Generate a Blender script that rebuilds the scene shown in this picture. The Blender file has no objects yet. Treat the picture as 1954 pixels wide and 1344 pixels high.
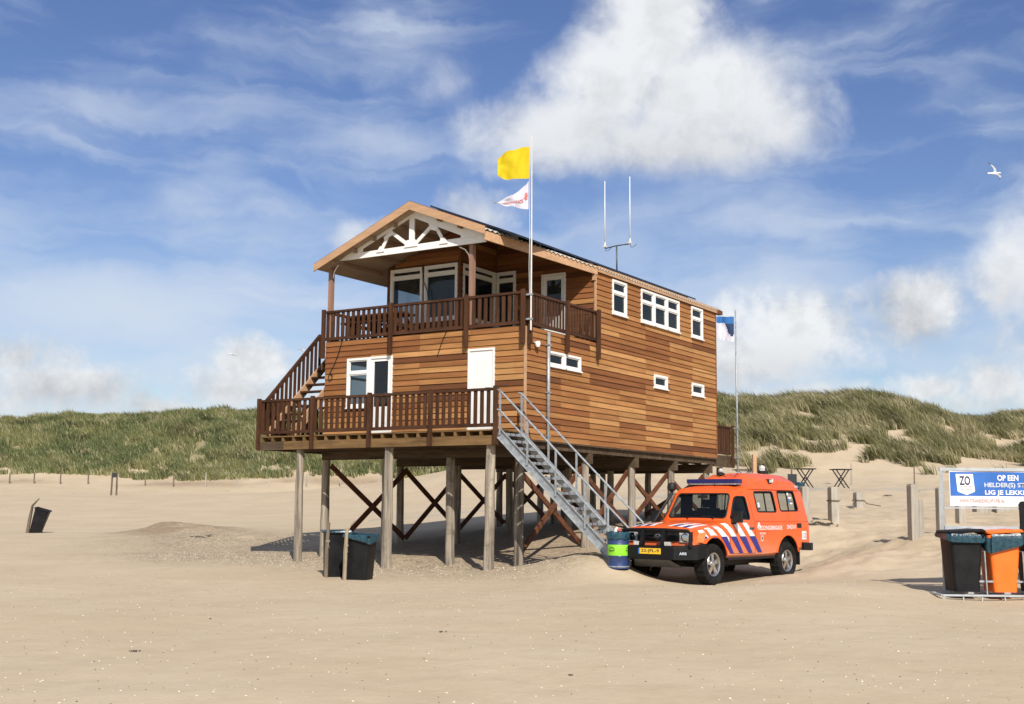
import bpy, bmesh, math, random
import numpy as np
from mathutils import Vector, Matrix, Euler

random.seed(7)
rng = np.random.default_rng(7)
SC = bpy.context.scene
COL = SC.collection

# ------------------------------------------------------------------ camera
F_PX, YAW, PITCH, ROLL = 2321.5, -0.5718, 0.1288, 0.0096
CAM = Vector((14.4526, -23.0069, -1.5809))
_cy, _sy, _cp, _sp = math.cos(YAW), math.sin(YAW), math.cos(PITCH), math.sin(PITCH)
FWD = Vector((_sy * _cp, _cy * _cp, _sp))
_r0 = Vector((_cy, -_sy, 0))
_u0 = _r0.cross(FWD)
RGT = _r0 * math.cos(ROLL) + _u0 * math.sin(ROLL)
UPV = -_r0 * math.sin(ROLL) + _u0 * math.cos(ROLL)
cam = bpy.data.cameras.new('camera')
cam.sensor_width = 36.0
cam.lens = 36.0 * F_PX / 1954.0
cam.clip_end = 3000
cam_o = bpy.data.objects.new('camera', cam)
cam_o.matrix_world = Matrix(((RGT.x, UPV.x, -FWD.x, CAM.x), (RGT.y, UPV.y, -FWD.y, CAM.y), (RGT.z, UPV.z, -FWD.z, CAM.z), (0, 0, 0, 1)))
COL.objects.link(cam_o)
SC.camera = cam_o


def ray(px, py):
    return FWD + RGT * ((px - 977) / F_PX) - UPV * ((py - 672) / F_PX)


def at(px, py, depth):
    """world point seen at photo pixel px, py at that distance along the view"""
    return CAM + ray(px, py) * depth


def azel(px, py):
    d = ray(px, py).normalized()
    return math.atan2(d.x, d.y), math.asin(d.z)


# ------------------------------------------------------------------ light and exposure
SUN = Vector((1.0, -1.0, 1.15)).normalized()
EL = math.asin(SUN.z)
sun = bpy.data.lights.new('sun', 'SUN')
sun.energy = 4.3
sun.angle = math.radians(0.53)
sun.color = (1.0, 0.95, 0.87)
sun_o = bpy.data.objects.new('sun', sun)
sun_o.rotation_euler = SUN.to_track_quat('Z', 'Y').to_euler()
sun_o.location = (20, -20, 25)
COL.objects.link(sun_o)
SC.view_settings.view_transform = 'Standard'
SC.view_settings.look = 'None'
SC.view_settings.gamma = 1.0
SC.view_settings.use_curve_mapping = False
SC.view_settings.exposure = 0.35

world = bpy.data.worlds.new('World')
SC.world = world
world.use_nodes = True


class NT:
    """small helper to write node trees"""

    def __init__(self, tree):
        self.t = tree

    def n(self, typ, **kw):
        nd = self.t.nodes.new(typ)
        for k, v in kw.items():
            setattr(nd, k, v)
        return nd

    def put(self, sock, v):
        if hasattr(v, 'is_linked') or hasattr(v, 'links'):
            self.t.links.new(v, sock)
        else:
            sock.default_value = v

    def math(self, op, a, b=None, c=None, clamp=False):
        nd = self.n('ShaderNodeMath', operation=op, use_clamp=clamp)
        self.put(nd.inputs[0], a)
        if b is not None:
            self.put(nd.inputs[1], b)
        if c is not None:
            self.put(nd.inputs[2], c)
        return nd.outputs[0]

    def vec(self, op, a, b=None):
        nd = self.n('ShaderNodeVectorMath', operation=op)
        self.put(nd.inputs[0], a)
        if b is not None:
            self.put(nd.inputs[1], b)
        return nd.outputs['Value'] if op in ('DOT_PRODUCT', 'LENGTH') else nd.outputs['Vector']

    def xyz(self, x, y, z=0.0):
        nd = self.n('ShaderNodeCombineXYZ')
        for i, v in enumerate((x, y, z)):
            self.put(nd.inputs[i], v)
        return nd.outputs[0]

    def noise(self, vec, scale, detail=4.0, rough=0.55, dist=0.0, out='Fac'):
        nd = self.n('ShaderNodeTexNoise')
        if vec is not None:
            self.put(nd.inputs['Vector'], vec)
        self.put(nd.inputs['Scale'], scale)
        nd.inputs['Detail'].default_value = detail
        nd.inputs['Roughness'].default_value = rough
        nd.inputs['Distortion'].default_value = dist
        return nd.outputs[out]

    def smooth(self, v, lo, hi, a=0.0, b=1.0):
        nd = self.n('ShaderNodeMapRange', interpolation_type='SMOOTHSTEP')
        self.put(nd.inputs['Value'], v)
        nd.inputs['From Min'].default_value = lo
        nd.inputs['From Max'].default_value = hi
        nd.inputs['To Min'].default_value = a
        nd.inputs['To Max'].default_value = b
        return nd.outputs['Result']

    def mix(self, fac, a, b, blend='MIX'):
        nd = self.n('ShaderNodeMix', data_type='RGBA', blend_type=blend)
        self.put(nd.inputs['Factor'], fac)
        for i, v in ((6, a), (7, b)):
            if isinstance(v, (tuple, list)):
                nd.inputs[i].default_value = (v[0], v[1], v[2], 1)
            else:
                self.t.links.new(v, nd.inputs[i])
        return nd.outputs[2]


def build_sky():
    T = NT(world.node_tree)
    world.node_tree.nodes.clear()
    sky = T.n('ShaderNodeTexSky', sky_type='NISHITA')
    sky.sun_disc = False
    sky.sun_elevation = EL
    sky.sun_rotation = math.atan2(SUN.x, SUN.y)
    sky.altitude = 0
    sky.air_density = 1.0
    sky.dust_density = 0.6
    sky.ozone_density = 2.2
    d = T.n('ShaderNodeTexCoord').outputs['Generated']
    sep = T.n('ShaderNodeSeparateXYZ')
    T.put(sep.inputs[0], d)
    u = T.math('ARCTAN2', sep.outputs[0], sep.outputs[1])
    v = T.math('ARCSINE', sep.outputs[2])
    uv = T.xyz(u, v)
    # soft wander so that no outline is a clean curve
    wob = T.noise(d, 9.0, 5.0, 0.6, out='Color')
    wv = T.n('ShaderNodeVectorMath', operation='MULTIPLY_ADD')
    T.put(wv.inputs[0], wob)
    wv.inputs[1].default_value = (0.09, 0.06, 0.0)
    wv.inputs[2].default_value = (-0.045, -0.03, 0.0)
    p = T.vec('ADD', uv, wv.outputs[0])
    K = 1.0 / F_PX
    # heaps of cumulus: photo position, half width, half height, strength
    heaps = [(1240, 65, 125, 115, 1.0), (1150, 165, 125, 90, .95), (1335, 180, 170, 115, 1.0), (1070, 242, 165, 68, .82),
             (1280, 268, 230, 60, .85), (1450, 225, 120, 75, .75), (1540, 240, 90, 60, .4),
             (1515, 640, 110, 72, 1.0), (1440, 690, 130, 60, .9), (1590, 670, 70, 45, .6), (1735, 598, 92, 58, .95), (1755, 735, 75, 26, .85),
             (1945, 520, 80, 85, .75), (1915, 735, 70, 36, .85), (1390, 600, 45, 45, .6), (1640, 770, 330, 26, .6),
             (485, 698, 70, 44, 1.0), (440, 745, 100, 38, .85), (120, 750, 110, 40, .85), (40, 690, 90, 48, .6), (285, 775, 90, 20, .8), (590, 745, 60, 28, .6),
             (700, 450, 100, 46, .62), (910, 395, 90, 55, .62), (845, 150, 85, 75, .26), (380, 50, 130, 50, .22),
              (-160, 730, 130, 60, .9), (2150, 700, 160, 80, .9), (2250, 330, 200, 110, .9), (-260, 320, 160, 90, .6), (900, -260, 260, 110, .8)]
    den = None
    for (px, py, rw, rh, a) in heaps:
        cu, cv = azel(px, py)
        q = T.vec('SUBTRACT', p, (cu, cv, 0))
        q = T.vec('MULTIPLY', q, (1 / (rw * K), 1 / (rh * K), 0))
        r2 = T.vec('DOT_PRODUCT', q, q)
        e = T.math('EXPONENT', T.math('MULTIPLY', r2, -0.72))
        e = T.math('MULTIPLY', e, a)
        den = e if den is None else T.math('SMOOTH_MAX', den, e, 0.12)
    # the same weather all round: loose heaps outside the part in view
    far = T.noise(d, 2.3, 3.0, 0.5)
    dv = T.vec('DOT_PRODUCT', d, tuple(FWD))
    away = T.smooth(dv, 0.93, 0.78)
    den = T.math('MAXIMUM', den, T.math('MULTIPLY', T.smooth(far, 0.50, 0.72), away))
    fine = T.noise(d, 26.0, 8.0, 0.62, 0.3)
    big = T.noise(d, 8.0, 3.0, 0.5)
    dd = T.math('ADD', den, T.math('MULTIPLY', T.math('SUBTRACT', fine, 0.5), 0.62))
    dd = T.math('ADD', dd, T.math('MULTIPLY', T.math('SUBTRACT', big, 0.5), 0.35))
    lowm = T.smooth(v, azel(977, 430)[1], azel(977, 600)[1])
    fine3 = T.noise(d, 58.0, 6.0, 0.6, 0.2)
    dd = T.math('ADD', dd, T.math('MULTIPLY', T.math('MULTIPLY', T.math('SUBTRACT', fine3, 0.5), 0.75), lowm))
    dd = T.math('MULTIPLY', dd, T.smooth(den, 0.06, 0.30))
    alpha = T.smooth(dd, 0.09, 0.84)
    # light and shade of the heaps: towards the sun minus away from it
    sh = T.vec('ADD', d, (0.016, -0.006, 0.022))
    fine2 = T.noise(sh, 26.0, 8.0, 0.62, 0.3)
    big2 = T.noise(T.vec('ADD', d, (0.03, -0.01, 0.05)), 8.0, 3.0, 0.5)
    rel = T.math('ADD', T.math('MULTIPLY', T.math('SUBTRACT', fine, fine2), 1.1), T.math('MULTIPLY', T.math('SUBTRACT', big, big2), 1.6))
    core = T.smooth(dd, 0.55, 1.15)
    fine4 = T.noise(sh, 58.0, 6.0, 0.6, 0.2)
    rel = T.math('ADD', rel, T.math('MULTIPLY', T.math('MULTIPLY', T.math('SUBTRACT', fine3, fine4), 0.9), lowm))
    lit = T.math('ADD', T.math('MULTIPLY', rel, 1.05), T.math('MULTIPLY_ADD', core, -0.12, 0.80), clamp=True)
    # the heap overhead is grey below and white on top
    base = None
    for (px, py, rw, rh) in [(1290, 300, 300, 80), (1450, 735, 190, 50), (130, 795, 260, 60), (440, 770, 120, 30), (1740, 650, 90, 26), (1930, 590, 70, 60), (1915, 790, 90, 50), (60, 670, 90, 50)]:
        cu, cv = azel(px, py)
        q = T.vec('MULTIPLY', T.vec('SUBTRACT', p, (cu, cv, 0)), (1 / (rw * K), 1 / (rh * K), 0))
        e = T.math('EXPONENT', T.math('MULTIPLY', T.vec('DOT_PRODUCT', q, q), -0.8))
        base = e if base is None else T.math('MAXIMUM', base, e)
    lit = T.math('SUBTRACT', lit, T.math('MULTIPLY', base, 0.42), clamp=True)
    ccol = T.mix(lit, CLOUD_DARK, CLOUD_LIGHT)
    # high thin streaks, fanning out
    st1 = T.n('ShaderNodeMapping')
    T.put(st1.inputs['Vector'], p)
    st1.inputs['Rotation'].default_value = (0, 0, math.radians(10))
    st1.inputs['Scale'].default_value = (2.6, 14.0, 1.0)
    cir = T.noise(st1.outputs[0], 1.7, 5.0, 0.52, 0.45)
    st2 = T.n('ShaderNodeMapping')
    T.put(st2.inputs['Vector'], p)
    st2.inputs['Rotation'].default_value = (0, 0, math.radians(-24))
    st2.inputs['Scale'].default_value = (3.2, 15.0, 1.0)
    cir2 = T.noise(st2.outputs[0], 1.6, 5.0, 0.52, 0.5)
    cu, cv = azel(1250, 400)
    side = T.smooth(u, cu - 0.14, cu + 0.14)
    cirr = T.math('ADD', T.math('MULTIPLY', cir, T.math('SUBTRACT', 1.0, side)), T.math('MULTIPLY', cir2, side))
    veil = T.noise(d, 4.5, 4.0, 0.55)
    cirr = T.math('ADD', cirr, T.math('MULTIPLY', T.math('SUBTRACT', veil, 0.5), 0.75))
    low = T.smooth(v, azel(977, 200)[1], azel(977, 700)[1])
    cirr = T.math('ADD', cirr, T.math('MULTIPLY_ADD', low, 0.20, -0.04))
    calpha = T.math('MULTIPLY', T.smooth(cirr, 0.32, 0.84), 0.76)
    # white belt of the left horizon
    cu, cv = azel(230, 590)
    q = T.vec('MULTIPLY', T.vec('SUBTRACT', p, (cu, cv, 0)), (1 / (420 * K), 1 / (95 * K), 0))
    belt = T.math('EXPONENT', T.math('MULTIPLY', T.vec('DOT_PRODUCT', q, q), -0.9))
    calpha = T.math('MAXIMUM', calpha, T.math('MULTIPLY', belt, T.smooth(cirr, 0.28, 0.66, 0.15, 0.85)))
    # two vapour trails
    for (xa, ya, xb, yb, w, k) in ((425, 95, 612, 395, 12, .15), (795, -20, 852, 92, 9, .30)):
        ua, va = azel(xa, ya)
        ub, vb = azel(xb, yb)
        L = math.hypot(ub - ua, vb - va)
        ex, ey = (ub - ua) / L, (vb - va) / L
        rel_ = T.vec('SUBTRACT', T.vec('ADD', uv, T.vec('MULTIPLY', wv.outputs[0], (0.12, 0.12, 0))), (ua, va, 0))
        al = T.vec('DOT_PRODUCT', rel_, (ex, ey, 0))
        ac = T.math('ABSOLUTE', T.vec('DOT_PRODUCT', rel_, (-ey, ex, 0)))
        m = T.smooth(ac, w * K, 0.2 * w * K)
        m = T.math('MULTIPLY', m, T.smooth(al, -0.01, 0.02))
        m = T.math('MULTIPLY', m, T.smooth(al, L + 0.005, L - 0.03))
        calpha = T.math('MAXIMUM', calpha, T.math('MULTIPLY', m, T.math('MULTIPLY', T.smooth(fine, 0.1, 0.6), k)))
    up = T.smooth(v, -0.02, 0.03)
    hs = T.n('ShaderNodeHueSaturation')
    hs.inputs['Saturation'].default_value = SKY_SAT
    hs.inputs['Value'].default_value = SKY_VAL
    hs.inputs['Hue'].default_value = SKY_HUE
    T.put(hs.inputs['Color'], sky.outputs[0])
    c = T.mix(T.math('MULTIPLY', calpha, up), hs.outputs[0], CIRRUS)
    c = T.mix(T.math('MULTIPLY', T.math('MULTIPLY', alpha, 0.96), up), c, ccol)
    bg = T.n('ShaderNodeBackground')
    bg.inputs['Strength'].default_value = SKY_STRENGTH
    T.put(bg.inputs['Color'], c)
    out = T.n('ShaderNodeOutputWorld')
    T.t.links.new(bg.outputs[0], out.inputs['Surface'])


SKY_STRENGTH = 0.10
SKY_SAT, SKY_VAL, SKY_HUE = 1.15, 0.86, 0.516
CLOUD_LIGHT = (7.0, 7.15, 7.3)
CLOUD_DARK = (4.3, 4.35, 4.5)
CIRRUS = (5.2, 5.8, 6.7)
build_sky()


# ------------------------------------------------------------------ materials
def new_mat(name):
    m = bpy.data.materials.new(name)
    m.use_nodes = True
    T = NT(m.node_tree)
    b = m.node_tree.nodes['Principled BSDF']
    return m, T, b


def mottled(name, col, var=0.18, scale=3.0, rough=0.6, bump=0.0, bscale=30.0, metal=0.0, spec=0.5, detail=5.0, dirt=None, dscale=1.2, damt=0.5):
    """a plain coat with uneven tone, and where wanted stains of a second colour"""
    m, T, b = new_mat(name)
    co = T.n('ShaderNodeTexCoord').outputs['Object']
    n = T.noise(co, scale, detail, 0.6)
    lo = tuple(max(0, c * (1 - var)) for c in col)
    hi = tuple(min(1, c * (1 + var)) for c in col)
    c = T.mix(T.smooth(n, 0.3, 0.7), lo, hi)
    if dirt:
        dn = T.noise(co, dscale, 6.0, 0.65)
        c = T.mix(T.math('MULTIPLY', T.smooth(dn, 0.5, 0.75), damt), c, dirt)
    T.put(b.inputs['Base Color'], c)
    T.put(b.inputs['Roughness'], T.smooth(n, 0.2, 0.8, max(0.02, rough - 0.08), min(1, rough + 0.08)))
    b.inputs['Metallic'].default_value = metal
    b.inputs['Specular IOR Level'].default_value = spec
    if bump:
        bn = T.n('ShaderNodeBump')
        bn.inputs['Strength'].default_value = bump
        bn.inputs['Distance'].default_value = 0.01
        T.put(bn.inputs['Height'], T.noise(co, bscale, 4.0, 0.6))
        T.put(b.inputs['Normal'], bn.outputs[0])
    return m


def wood(name, tint=None, gx=(1.4, 22, 22), var=0.30, rough=0.62, stain=None, samt=0.35, spec=0.3, bump=0.25):
    """grain along local X; takes the object's own colour when tint is None, so every board can differ"""
    m, T, b = new_mat(name)
    co = T.n('ShaderNodeTexCoord').outputs['Object']
    oi = T.n('ShaderNodeObjectInfo')
    off = T.math('MULTIPLY', oi.outputs['Random'], 37.0)
    sh = T.vec('ADD', co, T.xyz(off, off, off))
    g = T.noise(T.vec('MULTIPLY', sh, gx), 1.0, 6.0, 0.62, 0.4)
    g2 = T.noise(T.vec('MULTIPLY', sh, (gx[0] * .35, gx[1] * .2, gx[2] * .2)), 1.0, 3.0, 0.5)
    base = oi.outputs['Color'] if tint is None else None
    if base is None:
        rgb = T.n('ShaderNodeRGB')
        rgb.outputs[0].default_value = (*tint, 1)
        base = rgb.outputs[0]
    k = T.math('ADD', T.smooth(g, 0.25, 0.75, 1 - var, 1 + var * .6), T.smooth(g2, 0.25, 0.75, -var * .5, var * .5))
    c = T.mix(1.0, base, T.xyz(k, k, k), 'MULTIPLY')
    if stain:
        sn = T.noise(sh, 1.6, 6.0, 0.7)
        c = T.mix(T.math('MULTIPLY', T.smooth(sn, 0.52, 0.72), samt), c, stain)
    T.put(b.inputs['Base Color'], c)
    b.inputs['Roughness'].default_value = rough
    b.inputs['Specular IOR Level'].default_value = spec
    bn = T.n('ShaderNodeBump')
    bn.inputs['Strength'].default_value = bump
    bn.inputs['Distance'].default_value = 0.006
    T.put(bn.inputs['Height'], g)
    T.put(b.inputs['Normal'], bn.outputs[0])
    return m


def glass(name, tint=(0.03, 0.045, 0.05), clear=0.35, rough=0.03, spec=0.8):
    m, T, b = new_mat(name)
    b.inputs['Base Color'].default_value = (*tint, 1)
    b.inputs['Roughness'].default_value = rough
    b.inputs['Specular IOR Level'].default_value = spec
    tr = T.n('ShaderNodeBsdfTransparent')
    tr.inputs[0].default_value = (0.82, 0.88, 0.88, 1)
    fr = T.n('ShaderNodeFresnel')
    fr.inputs[0].default_value = 1.5
    fac = T.math('MULTIPLY', T.math('SUBTRACT', 1.0, fr.outputs[0], clamp=True), clear)
    ms = T.n('ShaderNodeMixShader')
    T.put(ms.inputs[0], fac)
    T.t.links.new(b.outputs[0], ms.inputs[1])
    T.t.links.new(tr.outputs[0], ms.inputs[2])
    T.t.links.new(ms.outputs[0], m.node_tree.nodes['Material Output'].inputs['Surface'])
    return m


M = {}
M['board'] = wood('cedar_board', None, (1.3, 20, 26), 0.24, 0.7, (0.17, 0.065, 0.026), 0.30, spec=0.12)
M['rail'] = wood('brown_stained_wood', (0.068, 0.031, 0.0165), (14, 14, 1.6), 0.4, 0.7, (0.115, 0.053, 0.028), 0.45, spec=0.12)
M['railx'] = wood('brown_stained_wood_long', (0.066, 0.029, 0.016), (1.6, 14, 14), 0.4, 0.7, (0.11, 0.05, 0.028), 0.45, spec=0.15)
M['treated'] = wood('treated_beam_wood', (0.165, 0.098, 0.042), (1.2, 12, 12), 0.4, 0.75, (0.085, 0.05, 0.024), 0.7, spec=0.15)
M['treated_dark'] = wood('weathered_beam_wood', (0.095, 0.066, 0.042), (1.2, 12, 12), 0.4, 0.8, (0.045, 0.033, 0.022), 0.6, spec=0.12)
M['brace'] = wood('red_brown_brace_wood', (0.13, 0.052, 0.026), (1.6, 10, 10), 0.4, 0.7, (0.05, 0.022, 0.012), 0.75, spec=0.15)
M['piling'] = wood('grey_piling_wood', (0.30, 0.255, 0.20), (16, 16, 0.8), 0.62, 0.9, (0.11, 0.09, 0.065), 0.9, bump=1.0, spec=0.1)
M['fascia'] = wood('new_fascia_wood', (0.47, 0.285, 0.16), (1.2, 14, 14), 0.16, 0.55, (0.42, 0.22, 0.11), 0.4)
M['purlin'] = wood('brown_purlin_wood', (0.30, 0.20, 0.13), (1.2, 14, 14), 0.15, 0.7)  # brown close to the soffit, duller than the fascia
M['column'] = wood('planed_column_wood', (0.27, 0.155, 0.108), (14, 14, 1.2), 0.2, 0.6)
M['soffit'] = wood('plywood_soffit', (0.34, 0.25, 0.175), (3, 3, 3), 0.12, 0.8, (0.26, 0.18, 0.12), 0.4)
M['grey_post'] = wood('bleached_post_wood', (0.37, 0.335, 0.28), (9, 9, 0.9), 0.28, 0.9, (0.24, 0.21, 0.17), 0.6, bump=0.6)
M['stake'] = wood('split_stake_wood', (0.16, 0.125, 0.09), (10, 10, 1.2), 0.4, 0.9)
M['stake_pale'] = wood('pale_stake_wood', (0.32, 0.26, 0.175), (10, 10, 1.2), 0.35, 0.9, (0.2, 0.15, 0.1), 0.6)
M['white'] = mottled('white_paint', (0.80, 0.79, 0.75), 0.05, 2.5, 0.35, dirt=(0.62, 0.60, 0.53), damt=0.35)
M['dark_wall'] = mottled('dark_backing', (0.05, 0.035, 0.025), 0.2, 2, 0.9)
M['interior'] = mottled('interior_lining', (0.28, 0.25, 0.21), 0.1, 1.5, 0.9)
M['glass'] = glass('window_glass', (0.02, 0.028, 0.032), 0.62, 0.02)
M['curtain'] = mottled('curtain_cloth', (0.62, 0.66, 0.68), 0.08, 12, 0.9)
M['blind'] = mottled('grey_blind', (0.26, 0.29, 0.30), 0.12, 10, 0.85)
M['galv'] = mottled('galvanised_steel', (0.33, 0.35, 0.36), 0.22, 9, 0.5, metal=0.35, dirt=(0.22, 0.23, 0.23), dscale=5)
M['steel_dark'] = mottled('dark_steel', (0.10, 0.105, 0.11), 0.2, 8, 0.5, metal=0.6)
M['roof_sheet'] = mottled('fibre_cement_sheet', (0.46, 0.44, 0.40), 0.14, 5, 0.85, bump=0.2, dirt=(0.28, 0.27, 0.24))
M['solar'] = mottled('solar_cell', (0.012, 0.016, 0.03), 0.3, 4, 0.2)
M['pole'] = mottled('white_pole', (0.60, 0.585, 0.54), 0.1, 6, 0.4, dirt=(0.5, 0.47, 0.4))
M['bin_black'] = mottled('black_bin_plastic', (0.0085, 0.0085, 0.0095), 0.25, 5, 0.5, bump=0.1, dirt=(0.018, 0.017, 0.016), damt=0.5, spec=0.22)
M['bin_orange'] = mottled('orange_bin_plastic', (0.86, 0.16, 0.015), 0.06, 4, 0.42, dirt=(0.75, 0.17, 0.03), damt=0.4)
M['bag'] = mottled('teal_bin_bag', (0.014, 0.05, 0.07), 0.35, 14, 0.28, bump=0.6, bscale=22)
M['tyre'] = mottled('tyre_rubber', (0.011, 0.0105, 0.010), 0.3, 9, 0.85, bump=0.3, bscale=50, dirt=(0.06, 0.05, 0.04), dscale=4, damt=0.4, spec=0.2)
M['alloy'] = mottled('alloy_rim', (0.55, 0.54, 0.52), 0.12, 12, 0.28, metal=0.9, dirt=(0.25, 0.22, 0.19), dscale=6)
M['orange'] = mottled('orange_paint', (0.80, 0.108, 0.014), 0.03, 2, 0.28, dirt=(0.70, 0.135, 0.04), dscale=1.4, damt=0.3)
def dusty_paint():
    m, T, b = new_mat('orange_paint_dusty')
    co = T.n('ShaderNodeTexCoord').outputs['Object']
    sp = T.n('ShaderNodeSeparateXYZ')
    T.put(sp.inputs[0], co)
    n = T.noise(co, 2.6, 6.0, 0.65)
    n2 = T.noise(co, 14.0, 5.0, 0.7)
    c = T.mix(T.smooth(n, 0.3, 0.7), (0.77, 0.098, 0.012), (0.82, 0.118, 0.016))
    hgt = T.smooth(T.math('ADD', sp.outputs[2], T.math('MULTIPLY', T.math('SUBTRACT', n, 0.5), 0.5)), -0.35, -0.95)
    dust = T.math('MULTIPLY', hgt, T.smooth(n2, 0.25, 0.7, 0.25, 0.75))
    dust = T.math('MAXIMUM', dust, T.math('MULTIPLY', T.smooth(n, 0.55, 0.8), 0.10))
    c = T.mix(dust, c, (0.42, 0.30, 0.19))
    T.put(b.inputs['Base Color'], c)
    T.put(b.inputs['Roughness'], T.math('MULTIPLY_ADD', dust, 0.45, 0.30))
    b.inputs['Coat Weight'].default_value = 0.15
    b.inputs['Coat Roughness'].default_value = 0.08
    return m


M['orange_body'] = dusty_paint()
M['trim'] = mottled('black_trim', (0.011, 0.011, 0.012), 0.2, 6, 0.5, spec=0.3, dirt=(0.04, 0.035, 0.03), dscale=3, damt=0.45)
M['plate_black'] = mottled('black_bumper_coat', (0.0075, 0.0075, 0.008), 0.2, 8, 0.5, bump=0.15, bscale=90, dirt=(0.024, 0.021, 0.018), dscale=2.5, damt=0.35, spec=0.22)
M['seat'] = mottled('seat_cloth', (0.03, 0.032, 0.035), 0.2, 10, 0.9)
M['car_glass'] = glass('car_glass', (0.012, 0.016, 0.018), 0.72, 0.02)
M['white_foil'] = mottled('white_reflective_foil', (0.80, 0.78, 0.76), 0.05, 5, 0.4, dirt=(0.66, 0.60, 0.55), damt=0.3)
M['blue_foil'] = mottled('blue_reflective_foil', (0.022, 0.022, 0.20), 0.1, 5, 0.35)
M['blue_lens'] = mottled('blue_lamp_lens', (0.012, 0.012, 0.10), 0.15, 12, 0.12)
M['clear_lens'] = mottled('clear_lamp_lens', (0.62, 0.62, 0.60), 0.35, 24, 0.1, metal=0.35)
M['amber'] = mottled('amber_lens', (0.62, 0.20, 0.06), 0.25, 24, 0.15)
M['chrome'] = mottled('chrome', (0.66, 0.66, 0.67), 0.05, 6, 0.15, metal=1.0)
M['plate'] = mottled('yellow_plate', (0.80, 0.48, 0.02), 0.05, 6, 0.4)
M['ink'] = mottled('black_ink', (0.02, 0.02, 0.022), 0.1, 6, 0.6)
M['ink_dark'] = mottled('navy_ink', (0.03, 0.025, 0.06), 0.1, 6, 0.6)
M['ink_red'] = mottled('red_ink', (0.50, 0.10, 0.07), 0.1, 6, 0.6)
M['ink_rose'] = mottled('faded_red_ink', (0.52, 0.36, 0.30), 0.1, 6, 0.6)
M['ink_grey'] = mottled('silver_ink', (0.55, 0.60, 0.66), 0.1, 6, 0.5)
M['sign_blue'] = mottled('blue_banner', (0.022, 0.125, 0.44), 0.1, 3, 0.5)
M['sign_white'] = mottled('white_banner', (0.80, 0.79, 0.82), 0.04, 3, 0.5)
M['grey_metal'] = mottled('grey_painted_metal', (0.40, 0.42, 0.43), 0.1, 6, 0.45, dirt=(0.36, 0.36, 0.35), damt=0.4)
M['drum_blue'] = mottled('navy_drum_paint', (0.02, 0.042, 0.13), 0.15, 5, 0.4, dirt=(0.06, 0.06, 0.09), damt=0.5)
M['drum_green'] = mottled('lime_drum_band', (0.24, 0.62, 0.03), 0.06, 5, 0.45)
M['navy'] = mottled('navy_cloth', (0.02, 0.04, 0.11), 0.15, 6, 0.85)
M['concrete'] = mottled('concrete_path', (0.37, 0.32, 0.245), 0.14, 1.2, 0.95, bump=0.3, dirt=(0.43, 0.35, 0.245), dscale=0.5, damt=0.9)
M['shell'] = mottled('shell_chip', (0.66, 0.60, 0.50), 0.2, 3, 0.7)
M['pebble'] = mottled('dark_pebble', (0.13, 0.10, 0.075), 0.3, 3, 0.8)
M['weed'] = mottled('dry_weed', (0.07, 0.055, 0.04), 0.4, 9, 0.9)
M['bird_white'] = mottled('white_plumage', (0.78, 0.77, 0.75), 0.06, 9, 0.8)
M['bird_grey'] = mottled('grey_plumage', (0.36, 0.37, 0.38), 0.12, 9, 0.8)
M['bird_black'] = mottled('black_wing_tip', (0.03, 0.03, 0.035), 0.2, 9, 0.8)


def cloth(name, col):
    m, T, b = new_mat(name)
    co = T.n('ShaderNodeTexCoord').outputs['Object']
    n = T.noise(co, 7.0, 4.0)
    c = T.mix(T.smooth(n, 0.3, 0.7), tuple(x * .96 for x in col), col)
    T.put(b.inputs['Base Color'], c)
    b.inputs['Roughness'].default_value = 0.85
    tl = T.n('ShaderNodeBsdfTranslucent')
    T.put(tl.inputs[0], c)
    ms = T.n('ShaderNodeMixShader')
    ms.inputs[0].default_value = 0.35
    T.t.links.new(b.outputs[0], ms.inputs[1])
    T.t.links.new(tl.outputs[0], ms.inputs[2])
    T.t.links.new(ms.outputs[0], m.node_tree.nodes['Material Output'].inputs['Surface'])
    return m


M['flag_yellow'] = cloth('yellow_flag_cloth', (0.80, 0.60, 0.01))
M['flag_white'] = cloth('white_flag_cloth', (0.78, 0.76, 0.84))
M['flag_blue'] = cloth('blue_flag_cloth', (0.05, 0.19, 0.50))

# ------------------------------------------------------------------ mesh helpers
WORLD = {}


def wm(o):
    return WORLD.get(o.name, Matrix.Identity(4))


def tag(o, label=None, cat=None, group=None, kind=None):
    for k, v in (('label', label), ('category', cat), ('group', group), ('kind', kind)):
        if v:
            o[k] = v
    return o


def empty(name, loc, rotz=0.0, parent=None):
    o = bpy.data.objects.new(name, None)
    o.empty_display_size = 0.2
    COL.objects.link(o)
    mw = Matrix.Translation(Vector(loc)) @ Matrix.Rotation(rotz, 4, 'Z')
    o.matrix_world = mw
    WORLD[o.name] = mw
    if parent is not None:
        o.parent = parent
        o.matrix_parent_inverse = wm(parent).inverted()
        o.matrix_basis = mw
    return o


def thing(name, loc, label, cat, group=None, rotz=0.0):
    return tag(empty(name, loc, rotz), label, cat, group)


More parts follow.
